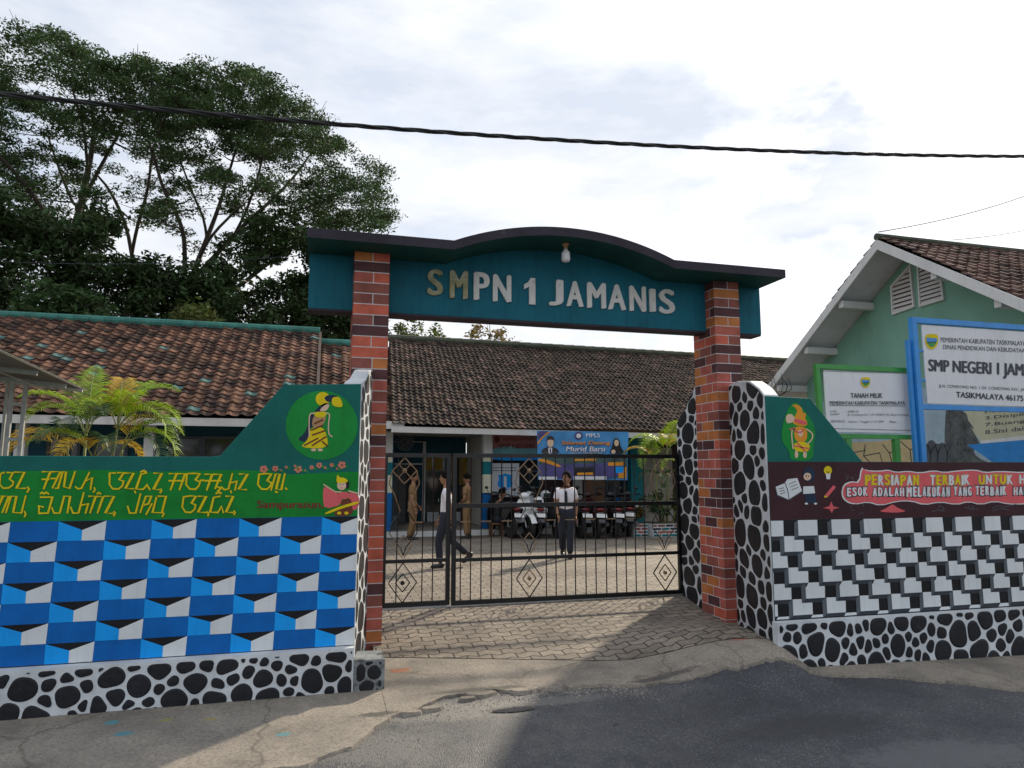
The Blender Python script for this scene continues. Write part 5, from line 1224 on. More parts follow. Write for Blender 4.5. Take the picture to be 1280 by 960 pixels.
def grow_tree(name, label, Y0, base_px, limbs, crown, holes, n_clump, clump_r, n_leaf, leaf, lsize, seed, depth=4.0, r0=.35, flatz=.36, group=None, mind=.75, cat='tree'):
    """limbs: main limb polylines measured in the picture at distance Y0 and given real depth; clumps of leaves fill the crown outline and each hangs on a twig"""
    rd = random.Random(seed)
    b = atY(*base_px, Y0); b.z = 0
    t = thing(name, label, cat, b, group)
    S = Y0/F
    nodes = []  # (pos, radius)
    tk = MB(); thin = .68
    for li, (pts, ra, rb, dy) in enumerate(limbs):
        ra, rb = ra*thin, rb*thin
        P = []
        for i, (x, y) in enumerate(smooth(pts, 2)):
            f_ = i/max(1, 4*len(pts)); q = atY(x, y, Y0+dy*f_)
            P.append(q)
        if li == 0: P[0] = Vector((b.x, b.y, -.1))
        elif pts[0][1] < 600 and nodes:
            sn = min(nodes, key=lambda n_: (n_[0]-P[0]).length)[0]; sh_ = sn-P[0]; P = [q+sh_*max(0, 1-i/3.0) for i, q in enumerate(P)]
        k = len(P); rs = [ra+(rb-ra)*i/(k-1) for i in range(k)]
        tk.tube(P, rs, 9)
        for i, q in enumerate(P):
            if li > 0 or i > k*.55: nodes.append((q, rs[i]))
    xs_ = [p[0] for p in crown]; ys_ = [p[1] for p in crown]
    C = []; rr = []; tries = 0
    while len(C) < n_clump and tries < 30000:
        tries += 1
        x, y = rd.uniform(min(xs_), max(xs_)), rd.uniform(min(ys_), max(ys_))
        if not inside(x, y, crown): continue
        if any(inside(x, y, h) and rd.random() < pr for h, pr in holes): continue
        q = atY(x, y, Y0+rd.uniform(-depth, depth))
        if any((q-c_).length < clump_r*mind for c_ in C): continue
        C.append(q); rr.append(clump_r*rd.uniform(.65, 1.25))
    C2 = sorted(zip(C, rr), key=lambda c_: min((c_[0]-n_[0]).length for n_ in nodes))
    for c_, r_ in C2:
        best = min(nodes, key=lambda n_: (n_[0]-c_).length+max(0, n_[0].z-c_.z)*1.2)
        a = best[0]; d = c_-a; Ld = d.length
        mid = a.lerp(c_, .5)+Vector((rd.uniform(-.1,.1), rd.uniform(-.1,.1), -.10))*Ld
        r1 = min(best[1]*.7, .02+.018*Ld); pts = [a, a.lerp(mid, .55)+Vector((0,0,-.02*Ld)), mid, c_]
        tk.tube(pts, [r1, r1*.8, r1*.62, .014], 5)
        for q, k in ((pts[1], .8), (mid, .62), (c_, .35)): nodes.append((q, max(.015, r1*k)))
        for _ in range(2):
            e = c_+Vector((rd.gauss(0,1), rd.gauss(0,1), rd.gauss(0,.3)+.1))*r_*.7; tk.tube([mid.lerp(c_, .8), e], [.018, .008], 4, cap=False)
    tk.build('trunk', M['bark'], t, smooth=True, recalc=False)
    V, Fc = leaf_cloud([tuple(c_) for c_ in C], n_leaf, rr, [q*flatz for q in rr], *lsize, seed=seed)
    np_mesh('crown', V, Fc, leaf, t)
    return t
def bush(name, label, Y0, crown, n_clump, clump_r, n_leaf, leaf, lsize, seed, depth=1.5, group=None, base=None, holes=()):
    xs_ = [p[0] for p in crown]; bx = base or (sum(xs_)/len(xs_), max(p[1] for p in crown))
    top = (bx[0], (min(p[1] for p in crown)*.35+max(p[1] for p in crown)*.65))
    return grow_tree(name, label, Y0, bx, [([(bx[0], bx[1]+150), bx, top], .16, .05, 0)], crown, list(holes), n_clump, clump_r, n_leaf, leaf, lsize, seed, depth, .16, .75, group, .5)
TG = 'tall spreading trees behind the school roofs'
grow_tree('rain_tree', 'tall spreading tree at the far left with a pale straight trunk and high feathery crown', 34, (95, 640),
  [([(95,640),(96,420),(92,330),(100,262),(112,205),(118,165),(112,120)], .42, .05, 0), ([(94,330),(60,270),(20,215),(-20,180)], .20, .07, -5), ([(100,275),(75,215),(60,170)], .12, .06, 4), ([(104,250),(130,200),(150,165),(165,120)], .15, .05, 3), ([(110,215),(105,160),(90,110)], .11, .05, -3), ([(96,380),(60,335),(10,300)], .11, .05, 3),
   ([(172,640),(172,420),(165,300),(140,240),(118,215)], .20, .06, 2), ([(166,300),(185,240),(190,190),(205,150)], .12, .05, -3)],
  [(-60,70),(-20,35),(20,28),(60,45),(78,36),(110,48),(135,70),(150,90),(185,70),(205,78),(240,95),(232,150),(226,200),(214,255),(180,300),(150,240),(118,262),(96,320),(60,300),(30,270),(-60,330)],
  [([(28,140),(75,150),(80,215),(20,215)],.55), ([(128,170),(200,165),(205,330),(120,330)],.84), ([(-60,215),(128,215),(128,340),(-60,340)],.55), ([(95,215),(128,215),(128,270),(95,270)],.6), ([(-60,150),(240,150),(240,215),(-60,215)],.25)], 250, .84, 330, M['leaf'], (.07,.19), 11, 4.5, .40, .30, TG, .62)
grow_tree('rain_tree', 'tall spreading tree with many forked limbs and a domed crown reaching over the gateway', 33, (212, 640),
  [([(205,640),(208,425),(225,390),(240,350)], .45, .26, 0), ([(228,385),(232,320),(228,280),(205,240),(195,205),(185,175)], .17, .06, -4), ([(236,355),(262,290),(275,255),(285,220),(300,170)], .19, .06, 2), ([(242,350),(300,285),(335,255),(365,225),(390,190)], .18, .06, 4), ([(215,415),(290,365),(340,325),(400,285),(440,262)], .20, .06, 3), ([(262,290),(240,240),(225,200)], .10, .05, 2), ([(300,285),(320,230),(330,190)], .10, .05, -4), ([(275,300),(330,275),(390,258),(440,235)], .10, .05, -3), ([(230,400),(310,380),(380,345),(450,330)], .13, .05, 4), ([(240,345),(258,300),(300,258)], .13, .06, -4)],
  [(170,165),(205,120),(235,95),(248,75),(280,92),(310,85),(345,105),(365,135),(385,120),(410,160),(430,185),(425,200),(440,205),(462,190),(484,212),(470,235),(487,262),(478,285),(440,290),(405,285),(370,300),(340,285),(315,320),(280,300),(250,330),(232,300),(205,275),(185,300),(172,240)],
  [([(170,175),(250,172),(262,310),(170,310)],.72), ([(255,190),(400,195),(385,330),(255,330)],.62), ([(418,185),(445,195),(445,225),(418,225)],.6), ([(200,150),(300,150),(300,190),(200,190)],.2), ([(172,268),(330,268),(330,330),(172,330)],.5)], 285, .82, 330, M['leaf'], (.07,.19), 23, 4.5, .40, .30, TG, .62)
DG = 'dense dark trees in the shade behind the left roof'
for i, (lab, crown, n, sd, mt) in enumerate([
  ('dark dense tree massed low at the far left behind the roof', [(-70,260),(-20,235),(20,268),(50,262),(75,300),(82,350),(85,420),(-70,420)], 74, 31, 'leaf2'),
  ('dark dense tree behind the ridge between the two pale trunks', [(70,330),(95,290),(130,262),(152,300),(172,320),(182,360),(180,425),(70,425)], 58, 32, 'leaf2'),
  ('dark dense tree under the limbs of the domed tree', [(172,345),(190,330),(215,355),(240,330),(262,345),(285,345),(290,425),(170,425)], 52, 33, 'leaf2'),
  ('dark broad leaved tree with sky gaps just left of the gateway', [(270,330),(300,285),(345,262),(385,275),(405,300),(445,330),(440,425),(270,425)], 84, 34, 'leaf2'),
  ('dark tree rising between the left roof and the brick pillar', [(365,330),(400,345),(440,380),(478,372),(482,430),(370,430)], 52, 35, 'leaf2')]):
    bush('shade_tree', lab, 29.5+i*.4, crown, n, .80, 210, M[mt], (.15,.33), sd, 1.6, DG, holes=[([(330,330),(385,320),(385,385),(330,385)],.45)] if i == 3 else ())
for lab, crown, n, sd, mt in [('olive green bush with drooping leaves above the left ridge near the trunks', [(18,375),(40,355),(70,350),(95,362),(125,380),(130,410),(15,405)], 22, 41, 'leaf'),
  ('small yellow green bush peeping over the left ridge', [(230,392),(250,386),(265,400),(262,412),(228,412)], 8, 42, 'leaf3')]:
    bush('bush', lab, 26, crown, n, .62, 120, M[mt], (.16,.34), sd, .6)
for lab, crown, n, sd, mt, px in [('slender leafy sapling showing above the ridge beside the left pillar', [(486,420),(492,405),(508,396),(520,390),(530,404),(548,410),(550,428),(486,428)], 17, 51, 'leaf3', 518), ('yellowing bamboo tips showing above the ridge under the beam', [(584,425),(590,410),(605,402),(618,404),(640,412),(644,428),(584,430)], 12, 52, 'leaf4', 612)]:
    grow_tree('sapling', lab, 30, (px, 620), [([(px,620),(px+2,450),(px,405)], .06, .02, 0), ([(px,440),(px-14,415)], .02, .01, 0), ([(px,440),(px+18,415)], .02, .01, 0), ([(px,430),(px-4,398)], .02, .01, .5)], crown, [], n, .36, 46, M[mt], (.12,.26), sd, .8, .06, .8, None, .4)

# ================================================================== PALMS AND PLANTS
def frond(mb, base, az, elev, Lf, droop, nl, lw_, ll, rd, kr=0, kl=1):
    """an arching rachis with two combs of leaflets"""
    P = []; d = Vector((math.cos(az), math.sin(az), 0)); p = Vector(base); e = elev
    n = 12
    for i in range(n+1):
        P.append(p.copy()); p = p+(d*math.cos(e)+Vector((0,0,math.sin(e))))*(Lf/n); e -= droop/n*(1+i/n)
    mb.tube(P, [.011-.009*i/n for i in range(n+1)], 5, kr, cap=False)
    sd = d.cross(Vector((0,0,1)))
    for i in range(nl):
        t = .22+.78*i/(nl-1); f_ = t*n; k = min(int(f_), n-1); q = P[k].lerp(P[k+1], f_-k); tg = (P[k+1]-P[k]).normalized(); up = sd.cross(tg)
        l = ll*math.sin(math.pi*min(1, .25+.72*t))**.8*rd.uniform(.85, 1.1)
        for s in (-1, 1):
            v = (sd*s*.86+tg*.55+up*.32).normalized()*l; tip = q+v+Vector((0,0,-l*rd.uniform(.10,.45))); m_ = q+v*.5+Vector((0,0,.01))
            wv = tg*lw_*.5
            mb.add([q-wv*.5, q+wv*.5, m_+wv, tip, m_-wv], [(0,1,2,4),(4,2,3)], kl)
def palm(name, label, loc, stems, fr_spec, seed, Lf, ll, group=None):
    rd = random.Random(seed); t = thing(name, label, 'palm', loc, group); b = Vector(loc)
    sm = MB(); tips = []
    for dx, dy, h in stems:
        a = b+Vector((dx*.35, dy*.35, -.05)); e = b+Vector((dx, dy, h)); sm.tube([a, a.lerp(e, .5)+Vector((dx*.1, 0, 0)), e], [.028, .022, .02], 7); tips.append(e)
    sm.build('stem', M['stem'], t, smooth=True)
    for i, (k, az, el, s, dr_, mname) in enumerate(fr_spec):
        mb = MB(); frond(mb, tips[k % len(tips)], R(az), R(el), Lf*s, R(dr_), 28, .026, ll*s, rd)
        mb.build('frond', [M['stem'], M[mname]], t, recalc=False)
    return t
p = atY(108, 560, 12.2)
palm('areca_palm', 'golden green areca palm arching above the left wall beside the carport', (p.x, 12.2, 0), [(-.02,0,2.10),(.38,.1,2.22),(-.26,.05,1.85),(.15,-.15,1.75),(.50,0,1.92)],
  [(0,165,70,1,95,'frond'),(0,120,82,1.1,60,'frond'),(0,60,75,1,100,'frond'),(1,20,70,1.05,120,'frond'),(1,75,80,1.15,70,'frond'),(1,140,72,.95,90,'frondy'),(1,-20,62,1.05,135,'frond'),(1,5,50,1.1,140,'frondd'),(2,180,62,1,125,'frondy'),(2,200,50,1,140,'frondy'),(2,120,78,.8,70,'frondd'),(3,40,60,.8,110,'frondy'),(3,250,60,.8,110,'frondy'),(3,300,66,.85,100,'frondd'),(4,-10,58,.95,125,'frond'),(4,330,50,.95,140,'frondd'),(4,60,76,.9,80,'frondy'),(2,260,68,.85,100,'frondd'),(0,300,72,.9,90,'frondd'),(1,250,70,.9,100,'frond'),(0,100,86,1.1,40,'frond'),(1,100,84,1.05,60,'frondy'),(1,40,80,1.1,75,'frond'),(0,190,80,1,80,'frond'),(3,200,70,.9,100,'frond'),(4,20,72,.9,95,'frond'),(1,300,78,.9,85,'frond')], 5, 1.28, .40)
p = atZ(838, 664, .3)
palm('areca_palm', 'areca palm in the brick planter at the right end of the porch', (8.35, 15.95, .25), [(-.25,0,1.5),(.15,.1,1.75),(.45,-.05,1.35),(-.05,.1,1.1)],
  [(0,170,72,1,95,'frondy'),(0,90,84,1,50,'frond'),(0,215,60,.9,120,'frond'),(1,10,70,1,110,'frond'),(1,160,70,1.2,95,'frond'),(1,270,80,1.3,70,'frond'),(1,60,75,1.1,90,'frondy'),(1,200,62,1.2,110,'frond'),(2,0,60,1,125,'frondy'),(2,200,66,.9,110,'frond'),(2,290,70,1,100,'frondy'),(3,180,62,.8,120,'frondd'),(3,250,55,.8,125,'frondd'),(3,330,62,.8,110,'frondd')], 6, 1.05, .32)

def planter(name, label, x0, x1, y0, y1, h, seed, grp):
    t = thing(name, label, 'planter', ((x0+x1)/2, (y0+y1)/2, 0), grp); rd = random.Random(seed)
    mb = MB(); mb.prism([(x0,y0,0),(x1,y0,0),(x1,y1,0),(x0,y1,0)], (0,0,h), 0)
    rws, nb = 4, max(2, int((x1-x0)/.2))
    for r in range(rws):
        for i in range(-1, nb+1):
            a = x0+(i+.5*(r % 2))*(x1-x0)/nb; b = a+(x1-x0)/nb
            a, b = max(a, x0)+.012, min(b, x1)-.012
            if b-a < .03: continue
            mb.poly([(a,y0-.004,h*r/rws+.014),(b,y0-.004,h*r/rws+.014),(b,y0-.004,h*(r+1)/rws-.014),(a,y0-.004,h*(r+1)/rws-.014)], rd.choice([1,1,2,3,4]))
    mb.build('brick_box', [M['white'], M['pteal'], BR[0], BR[4], M['greyd']], t, recalc=False)
    MB().box(x0+.04, x1-.04, y0+.04, y1-.04, h+.002, h+.02).build('soil', M['soil'], t)
    return t
x0, x1 = atZ(789, 671, 0).x, atZ(806, 671, 0).x
planter('brick_planter', 'short brick planter with white joints at the end of the scooter row', 7.42, 7.80, 15.8, 16.3, .31, 1, 'painted brick planters')
planter('brick_planter', 'long brick planter with white joints holding the palm', 7.86, 8.75, 15.65, 16.3, .31, 2, 'painted brick planters')
def potted_shrub(label, loc, h, r, n, m, seed):
    t = thing('shrub', label, 'shrub', loc, None); b = Vector(loc); rd = random.Random(seed)
    sm = MB(); C = []
    for k in range(7):
        e = b+Vector((rd.gauss(0, r*.5), rd.gauss(0, r*.35), h*rd.uniform(.6, 1))); sm.tube([b, b.lerp(e, .5)+Vector((0,0,.05)), e], [.012,.009,.005], 5); C.append(e)
        C.append(b.lerp(e, .65)+Vector((rd.gauss(0,.05),0,0)))
    sm.build('stem', M['bark'], t); V, Fc = leaf_cloud([tuple(c_) for c_ in C], n, r*.35, r*.32, .05, .12, .5, seed); np_mesh('foliage', V, Fc, m, t)
potted_shrub('low dark shrub growing in the long brick planter under the palm', (8.2, 15.9, .26), .75, .42, 46, M['leaf'], 3)
potted_shrub('bright leafy shrub at the gate end of the long brick planter', (8.62, 15.95, .26), .85, .36, 46, M['leaf3'], 4)
potted_shrub('sparse reddish shrub in the short brick planter', (7.6, 16.0, .26), .55, .3, 26, M['leaf4'], 8)

# ================================================================== PEOPLE
def skin_mesh(verts, edges, radii, root, levels=1):
    me = bpy.data.meshes.new('tmp'); me.from_pydata(verts, edges, [])
    o = bpy.data.objects.new('tmp', me); COL.objects.link(o)
    sk = o.modifiers.new('Skin', 'SKIN'); sk.use_smooth_shade = True
    for i, sv in enumerate(me.skin_vertices[0].data):
        r = radii[i]; sv.radius = r if isinstance(r, tuple) else (r, r); sv.use_root = (i == root)
    if levels: ss = o.modifiers.new('Sub', 'SUBSURF'); ss.levels = levels; ss.render_levels = levels
    dg = bpy.context.evaluated_depsgraph_get(); dg.update()
    ev = bpy.data.meshes.new_from_object(o.evaluated_get(dg))
    mb = MB(); mb.v = [tuple(v_.co) for v_ in ev.vertices]; mb.f = [tuple(p_.vertices) for p_ in ev.polygons]; mb.m = [0]*len(mb.f)
    bpy.data.objects.remove(o); bpy.data.meshes.remove(ev); bpy.data.meshes.remove(me)
    return mb
def chain(J, seqs, rad, root):
    """joint names -> one skin graph"""
    names = []; edges = []
    for s in seqs:
        for a in s:
            if a not in names: names.append(a)
        edges += [(names.index(a), names.index(b)) for a, b in zip(s, s[1:])]
    return [tuple(J[n_]) for n_ in names], list(dict.fromkeys(edges)), [rad[n_] for n_ in names], names.index(root)
def person(label, loc, rz, H, pose, top, bottom, long_sleeve=False, tie=False, hair_style='short', face_turn=0):
    """figure faces +Y before turning; pose gives joint positions as fractions of height"""
    t = thing('person', label, 'person', loc)
    mx_ = Matrix.Rotation(rz, 4, 'Z')
    J = {k: Vector(q)*H for k, q in pose.items()}
    J['spine'] = J['pelvis'].lerp(J['chest'], .5); J['neck'] = J['chest']+(J['head']-J['chest'])*.52
    for s in 'LR':
        J['uarm'+s] = J['shoulder'+s].lerp(J['elbow'+s], .5); J['thigh'+s] = J['hip'+s].lerp(J['knee'+s], .5); J['calf'+s] = J['knee'+s].lerp(J['ankle'+s], .35)
    rad = dict(pelvis=(.088*H,.066*H), spine=(.078*H,.058*H), chest=(.092*H,.062*H), neck=.031*H, head=.03*H)
    for s in 'LR':
        rad.update({'shoulder'+s:.034*H,'uarm'+s:.031*H,'elbow'+s:.024*H,'wrist'+s:.0165*H,'hip'+s:.056*H,'thigh'+s:.05*H,'knee'+s:.036*H,'calf'+s:.035*H,'ankle'+s:.024*H})
    seq = [['pelvis','spine','chest','neck','head']]
    for s in 'LR': seq += [['chest','shoulder'+s,'uarm'+s,'elbow'+s,'wrist'+s], ['pelvis','hip'+s,'thigh'+s,'knee'+s,'calf'+s,'ankle'+s]]
    T = lambda q: tuple(mx_ @ Vector(q)+Vector(loc))
    body = skin_mesh(*chain(J, seq, rad, 'pelvis'), 1)
    # head with face
    hd = J['head']; hb = MB(); hr = .062*H
    hb.ball((0,0,0), (hr*.80, hr*.98, hr*1.18), 0, 16, 12)
    hb.v = [(x*(1-.22*max(0, -z/hr)), y*(1-.10*max(0, -z/hr))+.006*H*max(0, -z/hr), z) for x, y, z in hb.v]
    hb.add([(-.010*H, hr*.90, -.004*H), (.010*H, hr*.90, -.004*H), (0, hr*.86, .020*H), (0, hr*1.20, -.008*H), (0, hr*.9, -.013*H)], [(0,3,2),(3,1,2),(0,4,3),(3,4,1)], 0)
    for sx in (-1, 1):
        hb.ball((sx*.022*H, hr*.86, .010*H), (.0085*H, .005*H, .005*H), 1, 8, 6); hb.ball((sx*hr*.80, 0, 0), (.006*H, .012*H, .018*H), 0, 8, 6)
        hb.add([(sx*.010*H, hr*.93, .022*H), (sx*.034*H, hr*.80, .022*H), (sx*.034*H, hr*.80, .027*H), (sx*.010*H, hr*.94, .028*H)], [(0,1,2,3)], 1)
    hb.ball((0, hr*.90, -.027*H), (.016*H, .004*H, .0035*H), 2, 8, 6)
    Hm = Matrix.Translation(hd+Vector((0, .006*H, .04*H))) @ Matrix.Rotation(face_turn, 4, 'Z')
    body.join(hb, None, Hm)
    # hands
    for s, sg in (('L', -1), ('R', 1)):
        w_, e_ = J['wrist'+s], J['elbow'+s]; d = (w_-e_).normalized(); side = Vector((0, 1, 0)); side = (side-d*side.dot(d)).normalized(); nrm = d.cross(side)
        vs = [w_, w_+d*.03*H, w_+d*.055*H]; ed = [(0,1),(1,2)]; rr = [.014*H, (.019*H, .011*H), (.018*H, .010*H)]
        hb2 = skin_mesh([tuple(q) for q in vs], ed, rr, 0, 1); body.join(hb2, 0)
        for k in range(4):
            o_ = (k-1.5)*.0095*H; l_ = (.040, .046, .043, .034)[k]*H
            a = w_+d*.052*H+side*o_; b_ = a+d*l_*.55+nrm*sg*.004*H; c_ = b_+d*l_*.45+nrm*sg*.012*H
            body.tube([a, b_, c_], [.0056*H, .0052*H, .004*H], 6, 0)
        a = w_+d*.016*H+side*.014*H; body.tube([a, a+d*.018*H+side*.016*H, a+d*.036*H+side*.020*H], [.0068*H, .006*H, .0045*H], 6, 0)
    body.v = [T(q) for q in body.v]
    body.build('body', [M['skin'], M['hair'], M['lips']], t, smooth=True, recalc=False)
    # shirt
    rs = dict(rad); g_ = .010*H
    J['hem'] = J['pelvis']+Vector((0,0,-.03*H)); J['collar'] = J['chest'].lerp(J['neck'], .55); rs['hem'] = (.098*H, .076*H); rs['collar'] = .045*H
    rs['spine'] = (.092*H, .070*H); rs['chest'] = (.104*H, .072*H)
    for s in 'LR':
        J['sl'+s] = J['uarm'+s].lerp(J['elbow'+s], .35) if not long_sleeve else J['elbow'+s].lerp(J['wrist'+s], .85); rs['sl'+s] = .042*H if not long_sleeve else .027*H; rs['shoulder'+s] = .046*H; rs['uarm'+s] = .043*H
    sq = [['hem','spine','chest','collar']]+[['chest','shoulder'+s,'uarm'+s,'sl'+s] for s in 'LR']
    sh = skin_mesh(*chain(J, sq, rs, 'hem'), 1)
    if tie:
        c_ = J['chest']; y = c_.y+.080*H
        sh.add([(c_.x-.010*H,y-.012*H,c_.z+.045*H),(c_.x+.010*H,y-.012*H,c_.z+.045*H),(c_.x+.016*H,y+.004*H,c_.z-.10*H),(c_.x,y+.004*H,c_.z-.125*H),(c_.x-.016*H,y+.004*H,c_.z-.10*H)], [(0,1,2,3,4)], 1)
    sh.add([(J['chest'].x-.055*H,J['chest'].y+.078*H,J['chest'].z-.015*H),(J['chest'].x-.025*H,J['chest'].y+.083*H,J['chest'].z-.015*H),(J['chest'].x-.025*H,J['chest'].y+.083*H,J['chest'].z-.05*H),(J['chest'].x-.055*H,J['chest'].y+.078*H,J['chest'].z-.05*H)], [(0,1,2,3)], 0)
    sh.v = [T(q) for q in sh.v]; sh.build('shirt', [top, M['navyt']], t, smooth=True, recalc=False)
    # trousers
    rt = dict(rad); rt['pelvis'] = (.100*H, .080*H); J['waist'] = J['pelvis']+Vector((0,0,.10*H)); rt['waist'] = (.100*H, .078*H)
    for s in 'LR': J['cuff'+s] = J['knee'+s].lerp(J['ankle'+s], .96); rt['cuff'+s] = .040*H; rt['hip'+s] = .064*H; rt['thigh'+s] = .060*H; rt['knee'+s] = .046*H; rt['calf'+s] = .045*H
    tr_ = skin_mesh(*chain(J, [['waist','pelvis']]+[['pelvis','hip'+s,'thigh'+s,'knee'+s,'calf'+s,'cuff'+s] for s in 'LR'], rt, 'pelvis'), 1)
    tr_.v = [T(q) for q in tr_.v]; tr_.build('trousers', bottom, t, smooth=True, recalc=False)
    for s in 'LR':
        a = J['ankle'+s]; tp = pose.get('toe'+s, (0, 1, -.1)); d = Vector(tp).normalized(); sm = MB(); up_ = Vector((0,0,1))-d*d.z; up_.normalize(); q0 = a-up_*.022*H
        sm.tube([a+up_*.012*H, q0-d*.030*H, q0-d*.01*H], [.026*H,.026*H,.028*H], 8); sm.tube([q0-d*.036*H, q0+d*.02*H, q0+d*.075*H, q0+d*.100*H], [.022*H, .027*H, .026*H, .012*H], 8)
        sm.v = [T(q) for q in sm.v]; sm.build('shoe', M['shoe'], t, smooth=True, recalc=False)
    hm = MB(); hm.ball((0,0,0), (hr*.92, hr*1.12, hr*1.28), 0, 18, 14)
    keep = []
    for f_ in hm.f:
        c_ = sum((Vector(hm.v[i]) for i in f_), Vector())/len(f_)
        if c_.z > hr*.62-.0 or (c_.y < hr*.22 and c_.z > -hr*.12) or (c_.y < hr*.6 and c_.z > hr*.3) : keep.append(f_)
    hm.f = keep; hm.m = [0]*len(keep)
    hm.v = [(x+.004*H*mnoise.noise((x*60,y*60,z*60)), y, z+(.010*H*(1+mnoise.noise((x*50, y*50, 1))) if z > hr*.5 else 0)) for x, y, z in hm.v]
    hm.v = [T(Hm @ Vector(q)) for q in hm.v]; hm.build('hair', M['hair'], t, smooth=True, recalc=False)
    return t
M['jacket'] = mat('dark jacket', (.012,.012,.014), .8, .2, 8, bump=.2, bscale=25)
M['lips'] = mat('lips', (.22,.07,.055), .5, .05)
base_pose = dict(pelvis=(0,0,.52), chest=(0,0,.74), head=(0,.005,.895), shoulderL=(-.105,0,.795), shoulderR=(.105,0,.795), elbowL=(-.135,-.02,.62), elbowR=(.135,-.02,.62), wristL=(-.14,.02,.48), wristR=(.14,.02,.48),
  hipL=(-.05,0,.50), hipR=(.05,0,.50), kneeL=(-.055,.012,.275), kneeR=(.055,.012,.275), ankleL=(-.055,-.01,.04), ankleR=(.055,-.01,.04))
left_, right_, near_ = R(74.6), R(-105.4), R(164.6)
q = atZ(557, 709, 0)
person('student in white shirt and navy trousers striding left behind the gate post', (q.x, q.y, 0), left_, 1.57,
  {**base_pose, 'kneeL':(-.05,.075,.275),'ankleL':(-.05,.055,.04),'kneeR':(.05,-.05,.285),'ankleR':(.05,-.235,.125),'toeR':(0,.75,-.65),'elbowL':(-.135,-.06,.63),'wristL':(-.13,-.075,.49),'elbowR':(.13,.02,.63),'wristR':(.125,.085,.50)}, M['shirt'], M['navyt'])
q = atZ(708, 698, 0)
person('student in white shirt and tie walking towards the gate in the courtyard', (q.x, q.y, 0), near_, 1.56,
  {**base_pose, 'head':(-.012,.01,.895),'kneeL':(-.045,.035,.275),'ankleL':(-.04,.045,.04),'kneeR':(.045,-.01,.285),'ankleR':(.035,-.12,.07),'toeR':(0,.9,-.4),'shoulderL':(-.098,0,.79),'shoulderR':(.098,0,.79),'elbowL':(-.13,-.06,.63),'wristL':(-.12,-.03,.49),'elbowR':(.125,.01,.63),'wristR':(.10,.09,.51)}, M['shirt'], M['navyt'], tie=True, face_turn=R(-38))
q = atZ(515, 675, 0)
person('man in brown khaki uniform standing at the left of the porch facing right', (q.x, q.y, 0), right_, 1.55,
  {**base_pose, 'elbowL':(-.13,-.03,.62),'elbowR':(.13,.0,.62),'wristL':(-.11,.07,.50),'wristR':(.125,.05,.48),'kneeR':(.05,.01,.275),'ankleR':(.05,-.05,.04)}, M['khaki'], M['khaki'])
q = atZ(584, 673, 0)
person('man in brown khaki uniform standing on the porch edge with hands clasped facing left', (q.x, q.y, 0), left_+R(-18), 1.50,
  {**base_pose, 'elbowL':(-.135,.0,.62),'elbowR':(.135,.0,.62),'wristL':(-.04,.13,.53),'wristR':(.04,.135,.53)}, M['khaki'], M['khaki'])

sq = atY(620, 640, 16.75); sx_, sy_ = sq.x, 16.75
t = thing('stool', 'low wooden stool under the person sitting by the striped porch column', 'stool', (sx_, sy_, 0))
MB().box(sx_-.16, sx_+.16, sy_-.14, sy_+.14, .30, .34).build('seat', M['wood'], t, bevel=.006)
for a in (-1, 1):
    for b in (-1, 1): MB().box(sx_+a*.13-.02, sx_+a*.13+.02, sy_+b*.11-.02, sy_+b*.11+.02, 0, .298).build('leg', M['wood'], t)
person('person in dark jacket sitting low behind the black scooter by the porch column', (sx_, sy_, 0), right_+R(20), 1.55,
  {**base_pose, 'pelvis':(0,0,.265),'chest':(0,.055,.485),'head':(0,.10,.635),'shoulderL':(-.105,.06,.535),'shoulderR':(.105,.06,.535),'hipL':(-.05,.01,.26),'hipR':(.05,.01,.26),'kneeL':(-.08,.24,.29),'kneeR':(.08,.24,.29),'ankleL':(-.08,.22,.04),'ankleR':(.08,.22,.04),
   'elbowL':(-.15,.14,.40),'elbowR':(.15,.14,.40),'wristL':(-.06,.24,.335),'wristR':(.06,.24,.335)}, M['jacket'], M['navyt'], long_sleeve=True)

